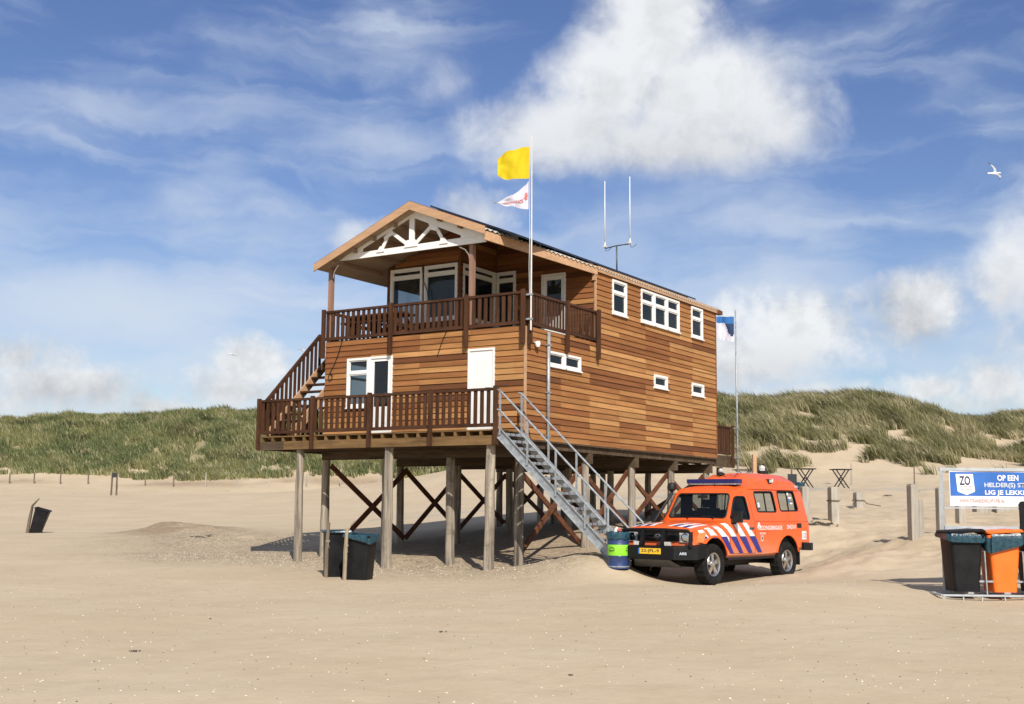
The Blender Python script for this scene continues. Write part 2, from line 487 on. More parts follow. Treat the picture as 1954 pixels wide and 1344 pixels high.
class MB:
    """collects solids and links them as ONE mesh object"""

    def __init__(self):
        self.bm = bmesh.new()

    def _add(self, vs, fs, mi=0, smooth=False):
        b = [self.bm.verts.new(v) for v in vs]
        out = []
        for f in fs:
            try:
                fc = self.bm.faces.new([b[i] for i in f])
            except ValueError:
                continue
            fc.material_index = mi
            fc.smooth = smooth
            out.append(fc)
        return b

    def box(self, lo, hi, mi=0):
        (x0, y0, z0), (x1, y1, z1) = lo, hi
        vs = [(x0, y0, z0), (x1, y0, z0), (x1, y1, z0), (x0, y1, z0), (x0, y0, z1), (x1, y0, z1), (x1, y1, z1), (x0, y1, z1)]
        self._add(vs, [(0, 3, 2, 1), (4, 5, 6, 7), (0, 1, 5, 4), (1, 2, 6, 5), (2, 3, 7, 6), (3, 0, 4, 7)], mi)
        return self

    def beam(self, a, b, w, h, up=(0, 0, 1), mi=0):
        a, b = Vector(a), Vector(b)
        d = (b - a).normalized()
        s = d.cross(Vector(up))
        if s.length < 1e-4:
            s = d.cross(Vector((1, 0, 0)))
        s.normalize()
        u = s.cross(d)
        s, u = s * (w / 2), u * (h / 2)
        vs = [a - s - u, a + s - u, a + s + u, a - s + u, b - s - u, b + s - u, b + s + u, b - s + u]
        self._add(vs, [(0, 3, 2, 1), (4, 5, 6, 7), (0, 1, 5, 4), (1, 2, 6, 5), (2, 3, 7, 6), (3, 0, 4, 7)], mi)
        return self

    def tube(self, pts, r, n=8, mi=0, caps=True, smooth=True):
        pts = [Vector(p) for p in pts]
        rs = r if isinstance(r, (list, tuple)) else [r] * len(pts)
        rings = []
        ref = None
        for i, p in enumerate(pts):
            d = (pts[min(i + 1, len(pts) - 1)] - pts[max(i - 1, 0)]).normalized()
            if ref is None:
                ref = Vector((0, 0, 1)) if abs(d.z) < 0.9 else Vector((1, 0, 0))
            s = d.cross(ref).normalized()
            u = s.cross(d)
            ref = u
            rings.append([p + s * (math.cos(2 * math.pi * k / n) * rs[i]) + u * (math.sin(2 * math.pi * k / n) * rs[i]) for k in range(n)])
        self.loft(rings, caps, mi, smooth)
        return self

    def loft(self, rings, caps=True, mi=0, smooth=False, closed=True):
        n = len(rings[0])
        vs = [v for r in rings for v in r]
        fs = []
        for i in range(len(rings) - 1):
            for k in range(n if closed else n - 1):
                a, b = i * n + k, i * n + (k + 1) % n
                fs.append((a, b, b + n, a + n))
        bb = self._add(vs, fs, mi, smooth)
        if caps:
            for r0 in (0, (len(rings) - 1) * n):
                try:
                    f = self.bm.faces.new([bb[r0 + k] for k in range(n)])
                    f.material_index = mi
                except ValueError:
                    pass
        return self

    def lathe(self, c, prof, axis='Z', n=24, mi=0, smooth=True, caps=True):
        c = Vector(c)
        rings = []
        for (r, h) in prof:
            ring = []
            for k in range(n):
                t = 2 * math.pi * k / n
                a, b = r * math.cos(t), r * math.sin(t)
                ring.append(c + (Vector((a, b, h)) if axis == 'Z' else Vector((a, h, b)) if axis == 'Y' else Vector((h, a, b))))
            rings.append(ring)
        self.loft(rings, caps, mi, smooth)
        return self

    def prism(self, poly, ext, mi=0):
        """poly: list of 3D points, ext: extrusion vector"""
        e = Vector(ext)
        a = [Vector(p) for p in poly]
        n = len(a)
        vs = a + [p + e for p in a]
        fs = [tuple(range(n)), tuple(range(2 * n - 1, n - 1, -1))] + [(i, (i + 1) % n, (i + 1) % n + n, i + n) for i in range(n)]
        self._add(vs, fs, mi)
        return self

    def sheet(self, rows, mi=0, smooth=True):
        n = len(rows[0])
        vs = [v for r in rows for v in r]
        fs = [(i * n + k, i * n + k + 1, (i + 1) * n + k + 1, (i + 1) * n + k) for i in range(len(rows) - 1) for k in range(n - 1)]
        self._add(vs, fs, mi, smooth)
        return self

    def xform(self, m):
        bmesh.ops.transform(self.bm, matrix=m, verts=self.bm.verts)
        return self

    def mesh(self, name, mats, bevel=0.0, fix=True, segs=2):
        if bevel:
            es = [e for e in self.bm.edges if len(e.link_faces) == 2 and e.calc_face_angle(0) > 0.5]
            bmesh.ops.bevel(self.bm, geom=es, offset=bevel, segments=segs, affect='EDGES', profile=0.6)
        if fix:
            bmesh.ops.recalc_face_normals(self.bm, faces=self.bm.faces)
        for e in self.bm.edges:
            if len(e.link_faces) == 2 and e.calc_face_angle(0) > 0.62:
                e.smooth = False
        me = bpy.data.meshes.new(name)
        self.bm.to_mesh(me)
        self.bm.free()
        for m in (mats if isinstance(mats, (list, tuple)) else [mats]):
            me.materials.append(m)
        return me

    def build(self, name, mats, parent=None, bevel=0.0, color=None, local=False, fix=True, segs=2, label=None, origin=None):
        """verts are world coordinates (or the parent's own when local); the origin goes to the middle"""
        me = self.mesh(name, mats, bevel, fix, segs)
        return link(name, me, parent, color, local, label, origin)


def link(name, me, parent=None, color=None, local=False, label=None, origin=None):
    n = len(me.vertices)
    co = np.empty(n * 3, dtype=np.float32)
    me.vertices.foreach_get('co', co)
    c = Vector(((co.reshape(-1, 3).min(0) + co.reshape(-1, 3).max(0)) / 2).tolist()) if origin is None else Vector(origin)
    me.transform(Matrix.Translation(-c))
    o = bpy.data.objects.new(name, me)
    COL.objects.link(o)
    mw = Matrix.Translation(c)
    if local and parent is not None:
        mw = wm(parent) @ mw
    if parent is not None:
        o.parent = parent
        o.matrix_parent_inverse = wm(parent).inverted()
    o.matrix_basis = mw
    WORLD[o.name] = mw
    if color is not None:
        o.color = (*color, 1)
    if label:
        o['label'] = label
    return o


def clone(o, parent, mw):
    """a copy of one object that shares its mesh"""
    c = o.copy()
    COL.objects.link(c)
    WORLD[c.name] = mw
    c.parent = parent
    c.matrix_parent_inverse = wm(parent).inverted() if parent is not None else Matrix.Identity(4)
    c.matrix_basis = mw
    return c


_TXT = {}


def text_mesh(s, bold=0.0, width=1.0):
    """flat lettering as mesh, 1 unit cap height, centred on the origin in its XY plane"""
    key = (s, bold, width)
    if key not in _TXT:
        cu = bpy.data.curves.new('lettering', 'FONT')
        cu.body = s
        cu.align_x = 'CENTER'
        cu.align_y = 'CENTER'
        cu.size = 1.0
        cu.offset = bold
        cu.resolution_u = 3
        o = bpy.data.objects.new('lettering', cu)
        COL.objects.link(o)
        dg = bpy.context.evaluated_depsgraph_get()
        me = bpy.data.meshes.new_from_object(o.evaluated_get(dg))
        bpy.data.objects.remove(o)
        n = len(me.vertices)
        co = np.empty(n * 3, dtype=np.float32)
        me.vertices.foreach_get('co', co)
        co = co.reshape(-1, 3)
        lo, hi = co.min(0), co.max(0)
        co -= (lo + hi) / 2
        k = 1.0 / (hi[1] - lo[1])
        co *= k
        co[:, 0] *= width
        me.vertices.foreach_set('co', co.ravel())
        _TXT[key] = (me, float((hi[0] - lo[0]) * k * width))
    return _TXT[key]


def lettering(s, origin, xdir, ydir, height, mat, parent, length=None, bold=0.015, name='lettering', local=False, bend=None):
    me0, w = text_mesh(s, bold)
    me = me0.copy()
    X, Y = Vector(xdir).normalized(), Vector(ydir).normalized()
    Z = X.cross(Y)
    sx = (length / w) if length else height
    m = Matrix(((X.x * sx, Y.x * height, Z.x, origin[0]), (X.y * sx, Y.y * height, Z.y, origin[1]), (X.z * sx, Y.z * height, Z.z, origin[2]), (0, 0, 0, 1)))
    me.transform(m)
    if bend:
        for v in me.vertices:
            v.co = bend(v.co)
    me.materials.clear()
    me.materials.append(mat)
    return link(name, me, parent, local=local)


# warm the lettering cache while the scene is still empty
for _s in ('ZO', 'HOUDEN WE', 'ONS STRAND', 'SCHOON', 'OP EEN', 'HELDER(S) STRAND', 'LIG JE LEKKERDER', 'WWW.STRANDEXPLOITATIE.NL', 'REDDINGSBRIGADE', 'DHD310', 'DEN HELDER', '112', '22-JFL-9', 'ARB'):
    text_mesh(_s, 0.015)
    text_mesh(_s, 0.03)

# ------------------------------------------------------------------ the lie of the land
def _ctrl():
    P = []

    def w(x, y, z):
        P.append((x, y, z))

    def c(px, py, dep):
        p = at(px, py, dep)
        P.append((p.x, p.y, p.z))

    def lat(f, s, z):
        fx, fy = -0.541, 0.841
        rx, ry = 0.841, 0.541
        P.append((CAM.x + fx * f + rx * s, CAM.y + fy * f + ry * s, z))

    for f, s, z in ((0, 0, -3.15), (0, 12, -3.14), (0, -12, -3.16), (-15, 0, -3.3), (-15, 25, -3.3), (-15, -25, -3.3), (-45, 0, -3.7), (-45, 60, -3.7), (-45, -60, -3.7),
                    (9, -8, -3.12), (9, 0, -3.1), (9, 8, -3.1), (15, -12, -3.06), (15, 0, -3.03), (15, 5, -3.0), (20, -20, -2.95), (0, 45, -3.1), (0, -45, -3.15), (30, 45, -2.4), (30, -45, -2.9)):
        lat(f, s, z)
    w(-5.8, -.95, -2.84); w(-3.06, -.95, -2.88); w(-.27, -.95, -2.90); w(-.18, 0, -2.86); w(-5.9, .1, -2.78); w(-2.15, .1, -2.82)
    w(-5.9, 3.1, -2.5); w(-4, 3.1, -2.47); w(-.3, 3.07, -2.5); w(-.2, 5.6, -2.1); w(-5.9, 8, -2.1); w(-.2, 8.5, -1.9); w(-2, 11.5, -1.75)
    w(3.9, -.9, -2.965); w(3.7, -2.0, -2.97); w(4.3, 2.4, -2.955); w(5.4, 1.2, -2.95); w(5.4, 3.0, -2.93); w(3.1, 1.2, -2.93); w(4.6, 4.4, -2.88); w(2.9, 2.7, -2.78); c(1180, 1081, 24.2); c(1130, 1100, 23.4); c(1215, 1120, 22.0); c(1060, 1098, 24.0); w(2.4, -.7, -2.58); w(2.75, -1.1, -2.58); w(3.3, -.36, -2.96)
    c(665, 1108, 24.3); c(72, 1018, 47.8); c(-150, 1018, 47); c(215, 945, 94); c(-150, 950, 90); c(340, 1012, 42); c(200, 975, 70); c(500, 962, 78); c(850, 960, 70); c(640, 1000, 50); c(470, 1050, 33); c(250, 1075, 29)
    for px, py in ((-250, 923), (18, 923), (168, 924), (331, 929), (513, 930), (650, 931), (806, 930), (900, 930)):
        c(px, py, 125)
    for px, py in ((-250, 906), (0, 906), (130, 899), (260, 906), (400, 905), (560, 893), (760, 895), (960, 893), (1150, 890)):
        c(px, py, 132)
    for px, py in ((-250, 850), (0, 852), (260, 846), (560, 840), (860, 842), (1150, 842)):
        c(px, py, 142)
    for px, py in ((-250, 812), (0, 810), (130, 806), (213, 803), (330, 798), (452, 798), (560, 798), (760, 800), (960, 801), (1150, 801)):
        c(px, py, 152)
    for px in (-250, 100, 500, 900, 1150):
        c(px, 800, 172)
    c(1560, 1062, 30); c(1560, 1088, 26.5); c(1640, 1120, 20); c(1800, 1147, 19.3); c(1954, 1150, 19.3); c(2150, 1150, 19); c(1748, 1028, 28); c(1590, 995, 34); c(1545, 1003, 33); c(1640, 970, 42); c(1850, 1010, 30); c(2100, 1000, 31)
    for px in (1450, 1600, 1750, 1954, 2150):
        c(px, 944, 50); c(px, 931, 58); c(px, 924, 67)
    for px, py in ((1380, 903, 75), (1500, 899, 75), (1600, 906, 75), (1740, 902, 75), (1850, 907, 74), (1954, 906, 74), (2150, 906, 74)) if False else ():
        pass
    for px, py, d in ((1380, 903, 75), (1500, 899, 75), (1600, 906, 75), (1740, 902, 75), (1850, 907, 74), (1954, 906, 74), (2150, 906, 74)):
        c(px, py, d)
    for px, py in ((1420, 845), (1560, 838), (1680, 835), (1780, 845), (1880, 868), (2000, 868), (2150, 868)):
        c(px, py, 85)
    for px, py in ((1366, 778), (1436, 777), (1506, 783), (1573, 781), (1615, 772), (1652, 767), (1694, 769), (1740, 772), (1773, 781), (1798, 796), (1825, 812), (1858, 822), (1889, 830), (1954, 820), (2150, 815)):
        c(px, py, 96)
    for px in (1366, 1500, 1650, 1800, 1954, 2150):
        c(px, 815, 118)
    return np.array(P, dtype=np.float64)


CT = _ctrl()


def _tps_fit(c, lam=0.0012):
    n = len(c)
    s = 10.0
    xy = c[:, :2] / s
    d2 = ((xy[:, None] - xy[None]) ** 2).sum(-1)
    Kk = 0.5 * d2 * np.log(d2 + 1e-9) + lam * np.eye(n)
    Pm = np.hstack([np.ones((n, 1)), xy])
    A = np.block([[Kk, Pm], [Pm.T, np.zeros((3, 3))]])
    return np.linalg.solve(A, np.concatenate([c[:, 2], np.zeros(3)])), xy, s


TW, TXY, TS = _tps_fit(CT)


def vnoise(x, y, seed=0):
    """smooth value noise in 0..1"""
    xi, yi = np.floor(x).astype(np.int64), np.floor(y).astype(np.int64)
    fx, fy = x - xi, y - yi
    fx, fy = fx * fx * (3 - 2 * fx), fy * fy * (3 - 2 * fy)

    def h(a, b):
        n = (a * 374761393 + b * 668265263 + seed * 974711) & 0x7fffffff
        n = ((n ^ (n >> 13)) * 1274126177) & 0x7fffffff
        return ((n ^ (n >> 16)) & 0xffff) / 65535.0
    a, b, c, d = h(xi, yi), h(xi + 1, yi), h(xi, yi + 1), h(xi + 1, yi + 1)
    return (a * (1 - fx) + b * fx) * (1 - fy) + (c * (1 - fx) + d * fx) * fy


def fbm(x, y, seed=0, octs=4):
    v, a, t = 0, 0.5, 0
    for o in range(octs):
        v = v + a * vnoise(x * 2 ** o + 17.3 * o, y * 2 ** o - 9.1 * o, seed + o)
        t += a
        a *= 0.5
    return v / t


def depth_of(x, y):
    return (x - CAM.x) * -0.541 + (y - CAM.y) * 0.841


def lat_of(x, y):
    return (x - CAM.x) * 0.841 + (y - CAM.y) * 0.541


_mnd = [(at(345, 1012, 41), 1.5, 0.22), (at(310, 1008, 42), .7, 0.16), (at(430, 1030, 37), 1.8, 0.14), (at(385, 1018, 39.5), .7, .16), (Vector((2.1, .15, 0)), 1.0, 0.14), (Vector((1.1, -.2, 0)), 1.2, 0.10), (at(1640, 1030, 26), 1.3, .16), (at(1590, 1050, 25), 1.0, .12), (at(1700, 1010, 29), 1.2, .14)]


def ground(x, y, fine=True):
    x = np.atleast_1d(np.asarray(x, float))
    y = np.atleast_1d(np.asarray(y, float))
    z = np.empty(x.shape)
    for i0 in range(0, x.size, 20000):
        xs, ys = x.ravel()[i0:i0 + 20000] / TS, y.ravel()[i0:i0 + 20000] / TS
        d2 = (xs[:, None] - TXY[:, 0]) ** 2 + (ys[:, None] - TXY[:, 1]) ** 2
        z.ravel()[i0:i0 + 20000] = (0.5 * d2 * np.log(d2 + 1e-9)) @ TW[:-3] + TW[-3] + TW[-2] * xs + TW[-1] * ys
    z = np.clip(z, -4.5, 14)
    dep, la = depth_of(x, y), lat_of(x, y)
    hilly = np.clip((z - 0.8) / 3.0, 0, 1)
    z = z + hilly * ((fbm(x / 5.0, y / 5.0, 3, 4) - .5) * 1.5 + (fbm(x / 1.7, y / 1.7, 9, 3) - .5) * 0.5)
    if fine:
        for (c, r, h) in _mnd:
            q = np.exp(-((x - c.x) ** 2 + (y - c.y) ** 2) / (r * r))
            z = z + q * h * (0.5 + fbm(x * 2.4, y * 2.4, 31, 4))
        flat = 1 - hilly
        z = z + flat * ((fbm(x / 3.1, y / 3.1, 5, 4) - .5) * 0.10 + (fbm(x * 1.7, y * 1.7, 6, 3) - .5) * 0.025)
        # trodden and windblown rough sand: right-hand slope and between the pilings
        rough = np.clip((la - 4) / 3, 0, 1) * np.clip((dep - 22.5) / 3, 0, 1) * (1 - .75 * np.exp(-((x - 4.1) ** 2 + (y - 1) ** 2) / 6)) + np.clip(1 - np.abs(y + .2) / 1.4, 0, 1) * ((x < 1.5) & (x > -9)) * 0.45
        rough = np.clip(rough, 0, 1) * flat
        z = z + rough * ((fbm(x * 1.1, y * 1.1, 12, 4) - .5) * 0.24 + (np.abs(fbm(x * 2.4, y * 2.4, 15, 3) - .5)) * -0.26)
        # wheel ruts that curve past the sign far left and along the back of the beach
        z = z - flat * 0.05 * np.exp(-((dep - 66 - 5 * np.sin(la / 9)) / .5) ** 2) * (la < 0)
    return z


def gz(x, y):
    return float(ground(x, y)[0])


def on_ground(px, py, depth):
    """the spot on the sand that is seen there, nearest to the distance given"""
    ts = depth * np.linspace(.70, 1.35, 131)
    r = ray(px, py)
    P = np.array(CAM)[None] + np.array(r)[None] * ts[:, None]
    dz = P[:, 2] - ground(P[:, 0], P[:, 1])
    hit = np.nonzero(dz[:-1] * dz[1:] <= 0)[0]
    if len(hit) == 0:
        p = at(px, py, depth)
        return Vector((p.x, p.y, gz(p.x, p.y)))
    k = hit[np.argmin(np.abs(ts[hit] - depth))]
    t = ts[k] + (ts[k + 1] - ts[k]) * dz[k] / (dz[k] - dz[k + 1] + 1e-12)
    p = at(px, py, t)
    return Vector((p.x, p.y, gz(p.x, p.y)))


def dist_of(g):
    return (g - CAM).dot(FWD)


def sand_material():
    m, T, b = new_mat('beach_sand')
    co = T.n('ShaderNodeTexCoord').outputs['Object']
    att = T.n('ShaderNodeAttribute', attribute_name='grit')
    gt = att.outputs['Fac']
    n1 = T.noise(co, 0.35, 6, 0.6)
    n2 = T.noise(co, 3.0, 6, 0.65)
    n3 = T.noise(co, 45.0, 3, 0.6)
    c = T.mix(T.smooth(n1, 0.3, 0.7), (0.465, 0.368, 0.247), (0.51, 0.413, 0.288))
    c = T.mix(T.smooth(n2, 0.45, 0.75, 0.0, 0.35), c, (0.39, 0.295, 0.19))
    c = T.mix(T.smooth(n3, 0.2, 0.8, 0.0, 0.22), c, (0.36, 0.28, 0.19))
    # shell grit, wet sand, and the house's shade put into the colour
    vo = T.n('ShaderNodeTexVoronoi')
    T.put(vo.inputs['Vector'], co)
    vo.inputs['Scale'].default_value = 26.0
    sp = T.math('GREATER_THAN', T.n('ShaderNodeSeparateColor').outputs[0], 0.5)
    sc = T.n('ShaderNodeSeparateColor')
    T.put(sc.inputs[0], vo.outputs['Color'])
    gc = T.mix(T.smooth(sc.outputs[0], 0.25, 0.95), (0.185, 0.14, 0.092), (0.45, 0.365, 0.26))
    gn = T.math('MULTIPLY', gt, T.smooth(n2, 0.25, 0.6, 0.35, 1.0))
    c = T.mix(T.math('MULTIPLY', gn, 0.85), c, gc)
    dm = T.n('ShaderNodeAttribute', attribute_name='damp_shade').outputs['Fac']
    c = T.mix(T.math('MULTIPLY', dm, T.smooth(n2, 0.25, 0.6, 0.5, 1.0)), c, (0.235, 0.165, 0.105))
    cv = T.n('ShaderNodeAttribute', attribute_name='cover').outputs['Fac']
    c = T.mix(T.math('MULTIPLY', cv, T.smooth(n2, 0.2, 0.6, 0.35, 0.9)), c, (0.20, 0.175, 0.085))
    T.put(b.inputs['Base Color'], c)
    b.inputs['Roughness'].default_value = 0.95
    b.inputs['Specular IOR Level'].default_value = 0.12
    h = T.math('ADD', T.math('MULTIPLY', T.noise(co, 9.0, 5, 0.6), 0.7), T.math('MULTIPLY', T.noise(co, 2.2, 4, 0.5), 1.6))
    h = T.math('ADD', h, T.math('MULTIPLY', T.noise(co, 60.0, 3, 0.6), 0.16))
    h = T.math('ADD', h, T.math('MULTIPLY', T.math('MULTIPLY', sc.outputs[1], gt), 0.25))
    bn = T.n('ShaderNodeBump')
    bn.inputs['Strength'].default_value = 0.42
    bn.inputs['Distance'].default_value = 0.03
    T.put(bn.inputs['Height'], h)
    T.put(b.inputs['Normal'], bn.outputs[0])
    return m


def build_ground():
    # rows run away from the beach's edge with ever wider steps, columns across
    us = [-60.0]
    while us[-1] < 210:
        u = us[-1]
        st = 4.0 if u < -4 else 0.6 if u < 6 else 0.09 + 0.0035 * max(0, u - 6) if u < 40 else 0.13 + 0.0068 * (u - 6)
        if 70 < u < 160:
            st = min(st, 0.75)
        us.append(u + st)
    us = np.array(us)
    t = np.linspace(-1, 1, 561)
    rows = []
    for u in us:
        half = 26 + max(0, u) * 0.58 + 20 * (max(0, -u) / 60)
        v = half * (0.45 * t + 0.55 * t ** 3) * 1.6
        rows.append(np.stack([CAM.x - .541 * u + .841 * v, CAM.y + .841 * u + .541 * v], 1))
    g = np.array(rows)
    z = ground(g[..., 0].ravel(), g[..., 1].ravel())
    nr, nc = g.shape[:2]
    co = np.stack([g[..., 0].ravel(), g[..., 1].ravel(), z], 1)
    idx = np.arange(nr * nc).reshape(nr, nc)
    q = np.stack([idx[:-1, :-1], idx[:-1, 1:], idx[1:, 1:], idx[1:, :-1]], -1).reshape(-1, 4)
    me = mesh_np('sand_ground', co, q)
    x, y = co[:, 0], co[:, 1]
    e1 = np.exp(-((y + 0.5) / 2.2) ** 2) * np.clip((x + 13) / 3, 0, 1) * np.clip((3.2 - x) / 1.5, 0, 1)
    e2 = sum(np.exp(-((x - c.x) ** 2 + (y - c.y) ** 2) / (1.6 * r) ** 2) for (c, r, h) in _mnd[:4])
    e3 = np.clip((x + 8.5) / 2, 0, 1) * np.clip((1.5 - x) / 2, 0, 1) * np.clip((y + .5) / 2, 0, 1) * np.clip((13 - y) / 3, 0, 1) * 0.85  # under the house: grit, darkened to stand in for the floor's shade
    lx, dx = lat_of(x, y), depth_of(x, y)
    e2 = e2 + np.exp(-((lx + 8.6) / 3.4) ** 2 - ((dx - 35.5) / 3.2) ** 2) * .75
    e4 = np.clip((lx - 4.5) / 3, 0, 1) * np.clip((dx - 22) / 3, 0, 1) * np.clip((48 - dx) / 8, 0, 1) * np.clip((fbm(x * 1.4, y * 1.4, 62, 4) - .56) * 6, 0, 1) * .5
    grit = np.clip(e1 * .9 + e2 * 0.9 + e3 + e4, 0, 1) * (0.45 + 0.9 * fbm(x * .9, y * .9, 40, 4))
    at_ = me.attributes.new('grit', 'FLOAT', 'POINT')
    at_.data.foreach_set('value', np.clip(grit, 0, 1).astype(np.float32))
    mx, my = at(340, 1012, 41).x, at(340, 1012, 41).y
    m1 = np.exp(-(((lx - lat_of(mx, my)) / 2.0) ** 2 + ((dx - 41) / 2.6) ** 2)) * np.clip((fbm(x * .9, y * .9, 44, 4) - .36) * 5, 0, 1)  # darker patches over the left mound
    m2 = np.exp(-((dx - 128) / 2.2) ** 2) * (lx < 4) * np.clip((fbm(x / 7, y / 7, 47, 4) - .45) * 6, 0, 1) * .7
    a3 = me.attributes.new('damp_shade', 'FLOAT', 'POINT')
    a3.data.foreach_set('value', np.clip(m1 * .85 + m2 + e3 * .45, 0, 1).astype(np.float32))  # last term puts the shade beneath the house into the sand
    dep, la = depth_of(x, y), lat_of(x, y)
    cov = np.where(dep > 115, np.clip((co[:, 2] - 2.3) / 1.2, 0, 1), np.clip((co[:, 2] - 4.2) / 2.5, 0, 1) * .7)
    a2 = me.attributes.new('cover', 'FLOAT', 'POINT')
    a2.data.foreach_set('value', cov.astype(np.float32))
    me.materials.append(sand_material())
    o = bpy.data.objects.new('sand_ground', me)
    COL.objects.link(o)
    tag(o, kind='structure')


def mesh_np(name, co, faces, smooth=True):
    me = bpy.data.meshes.new(name)
    k = faces.shape[1]
    me.vertices.add(len(co))
    me.vertices.foreach_set('co', np.ascontiguousarray(co, dtype=np.float32).ravel())
    me.loops.add(faces.size)
    me.loops.foreach_set('vertex_index', faces.astype(np.int32).ravel())
    me.polygons.add(len(faces))
    me.polygons.foreach_set('loop_start', np.arange(0, faces.size, k, dtype=np.int32))
    me.polygons.foreach_set('use_smooth', np.full(len(faces), smooth))
    me.update(calc_edges=True)
    return me


build_ground()


def build_path():
    rows = []
    for s in np.linspace(-6, 62, 140):
        row = []
        for f in np.linspace(52.0, 55.0, 9):
            ff = f + 1.2 * math.sin(s / 14.0) + 0.1 * s * .3
            x, y = CAM.x - .541 * ff + .841 * s, CAM.y + .841 * ff + .541 * s
            row.append((x, y))
        rows.append(row)
    a = np.array(rows)
    z = ground(a[..., 0].ravel(), a[..., 1].ravel()).reshape(a.shape[:2])
    zm = z + 0.02 - 0.05 * np.abs(np.linspace(-1, 1, a.shape[1]))[None] ** 4
    mb = MB()
    mb.sheet([[(a[i, j, 0], a[i, j, 1], zm[i, j]) for j in range(a.shape[1])] for i in range(a.shape[0])])
    o = mb.build('path', M['concrete'], fix=False)
    tag(o, kind='structure')


build_path()


# ------------------------------------------------------------------ marram grass
def grass_material(name):
    m, T, b = new_mat(name)
    att = T.n('ShaderNodeAttribute', attribute_name='tint')
    T.put(b.inputs['Base Color'], att.outputs['Color'])
    b.inputs['Roughness'].default_value = 0.65
    b.inputs['Specular IOR Level'].default_value = 0.25
    tl = T.n('ShaderNodeBsdfTranslucent')
    T.put(tl.inputs[0], att.outputs['Color'])
    ms = T.n('ShaderNodeMixShader')
    ms.inputs[0].default_value = 0.3
    T.t.links.new(b.outputs[0], ms.inputs[1])
    T.t.links.new(tl.outputs[0], ms.inputs[2])
    T.t.links.new(ms.outputs[0], m.node_tree.nodes['Material Output'].inputs['Surface'])
    return m


def grass(name, s, f, h, blades, width, lean, label, g1, g2, straw, sfrac, spread):
    """s, f: across and away; one tuft per entry"""
    n = len(s)
    x = CAM.x - .541 * f + .841 * s
    y = CAM.y + .841 * f + .541 * s
    z = ground(x, y, False)
    N = n * blades
    ti = np.repeat(np.arange(n), blades)
    ang = rng.uniform(0, 2 * np.pi, N)
    rad = rng.uniform(0, 1, N) ** .7 * spread
    bx, by = x[ti] + np.cos(ang) * rad, y[ti] + np.sin(ang) * rad
    hv = .45 + 1.15 * fbm(x / 1.9, y / 1.9, 91, 3)
    hh = (h * hv)[ti] * rng.uniform(.55, 1.15, N)
    ox = np.cos(ang) * rng.uniform(.05, .5, N) * hh + lean[0] * hh * rng.uniform(.3, 1.2, N)
    oy = np.sin(ang) * rng.uniform(.05, .5, N) * hh + lean[1] * hh * rng.uniform(.3, 1.2, N)
    fa = rng.uniform(0, np.pi, N)
    wx, wy = np.cos(fa) * width * .5, np.sin(fa) * width * .5
    bz = z[ti] - .06
    v = np.empty((N, 5, 3))
    v[:, 0] = np.stack([bx - wx, by - wy, bz], 1)
    v[:, 1] = np.stack([bx + wx, by + wy, bz], 1)
    mx, my, mz = bx + ox * .35, by + oy * .35, bz + hh * .62
    v[:, 2] = np.stack([mx + wx * .8, my + wy * .8, mz], 1)
    v[:, 3] = np.stack([mx - wx * .8, my - wy * .8, mz], 1)
    v[:, 4] = np.stack([bx + ox, by + oy, bz + hh * .98], 1)
    base = np.arange(N)[:, None] * 5
    tri = np.concatenate([base + np.array([[0, 1, 2]]), base + np.array([[0, 2, 3]]), base + np.array([[3, 2, 4]])], 1).reshape(-1, 3)
    me = mesh_np(name, v.reshape(-1, 3), tri, True)
    mixv = np.clip((fbm(x / 3.2, y / 3.2, 21, 4) - .34) * 3.4, 0, 1)
    st = np.clip((fbm(x / 2.2, y / 2.2, 55, 4) - (.62 - sfrac)) * 5, 0, 1)
    base_c = np.array(g1)[None] * (1 - mixv[:, None]) + np.array(g2)[None] * mixv[:, None]
    dk = 1 - .5 * np.clip((fbm(x / 2.0, y / 2.0, 33, 3) - .55) * 6, 0, 1)
    bc = (base_c * dk[:, None])[ti] * rng.uniform(.75, 1.25, (N, 1))
    isst = rng.uniform(0, 1, N) < (0.10 + .62 * st[ti])
    bc[isst] = np.array(straw) * rng.uniform(.8, 1.2, (int(isst.sum()), 1))
    colr = np.ones((N, 5, 4), dtype=np.float32)
    colr[:, :, :3] = bc[:, None, :]
    a = me.attributes.new('tint', 'FLOAT_COLOR', 'POINT')
    a.data.foreach_set('color', colr.ravel())
    me.materials.append(grass_material(name + '_blades'))
    o = bpy.data.objects.new(name, me)
    COL.objects.link(o)
    tag(o, label, 'grass', kind='stuff')


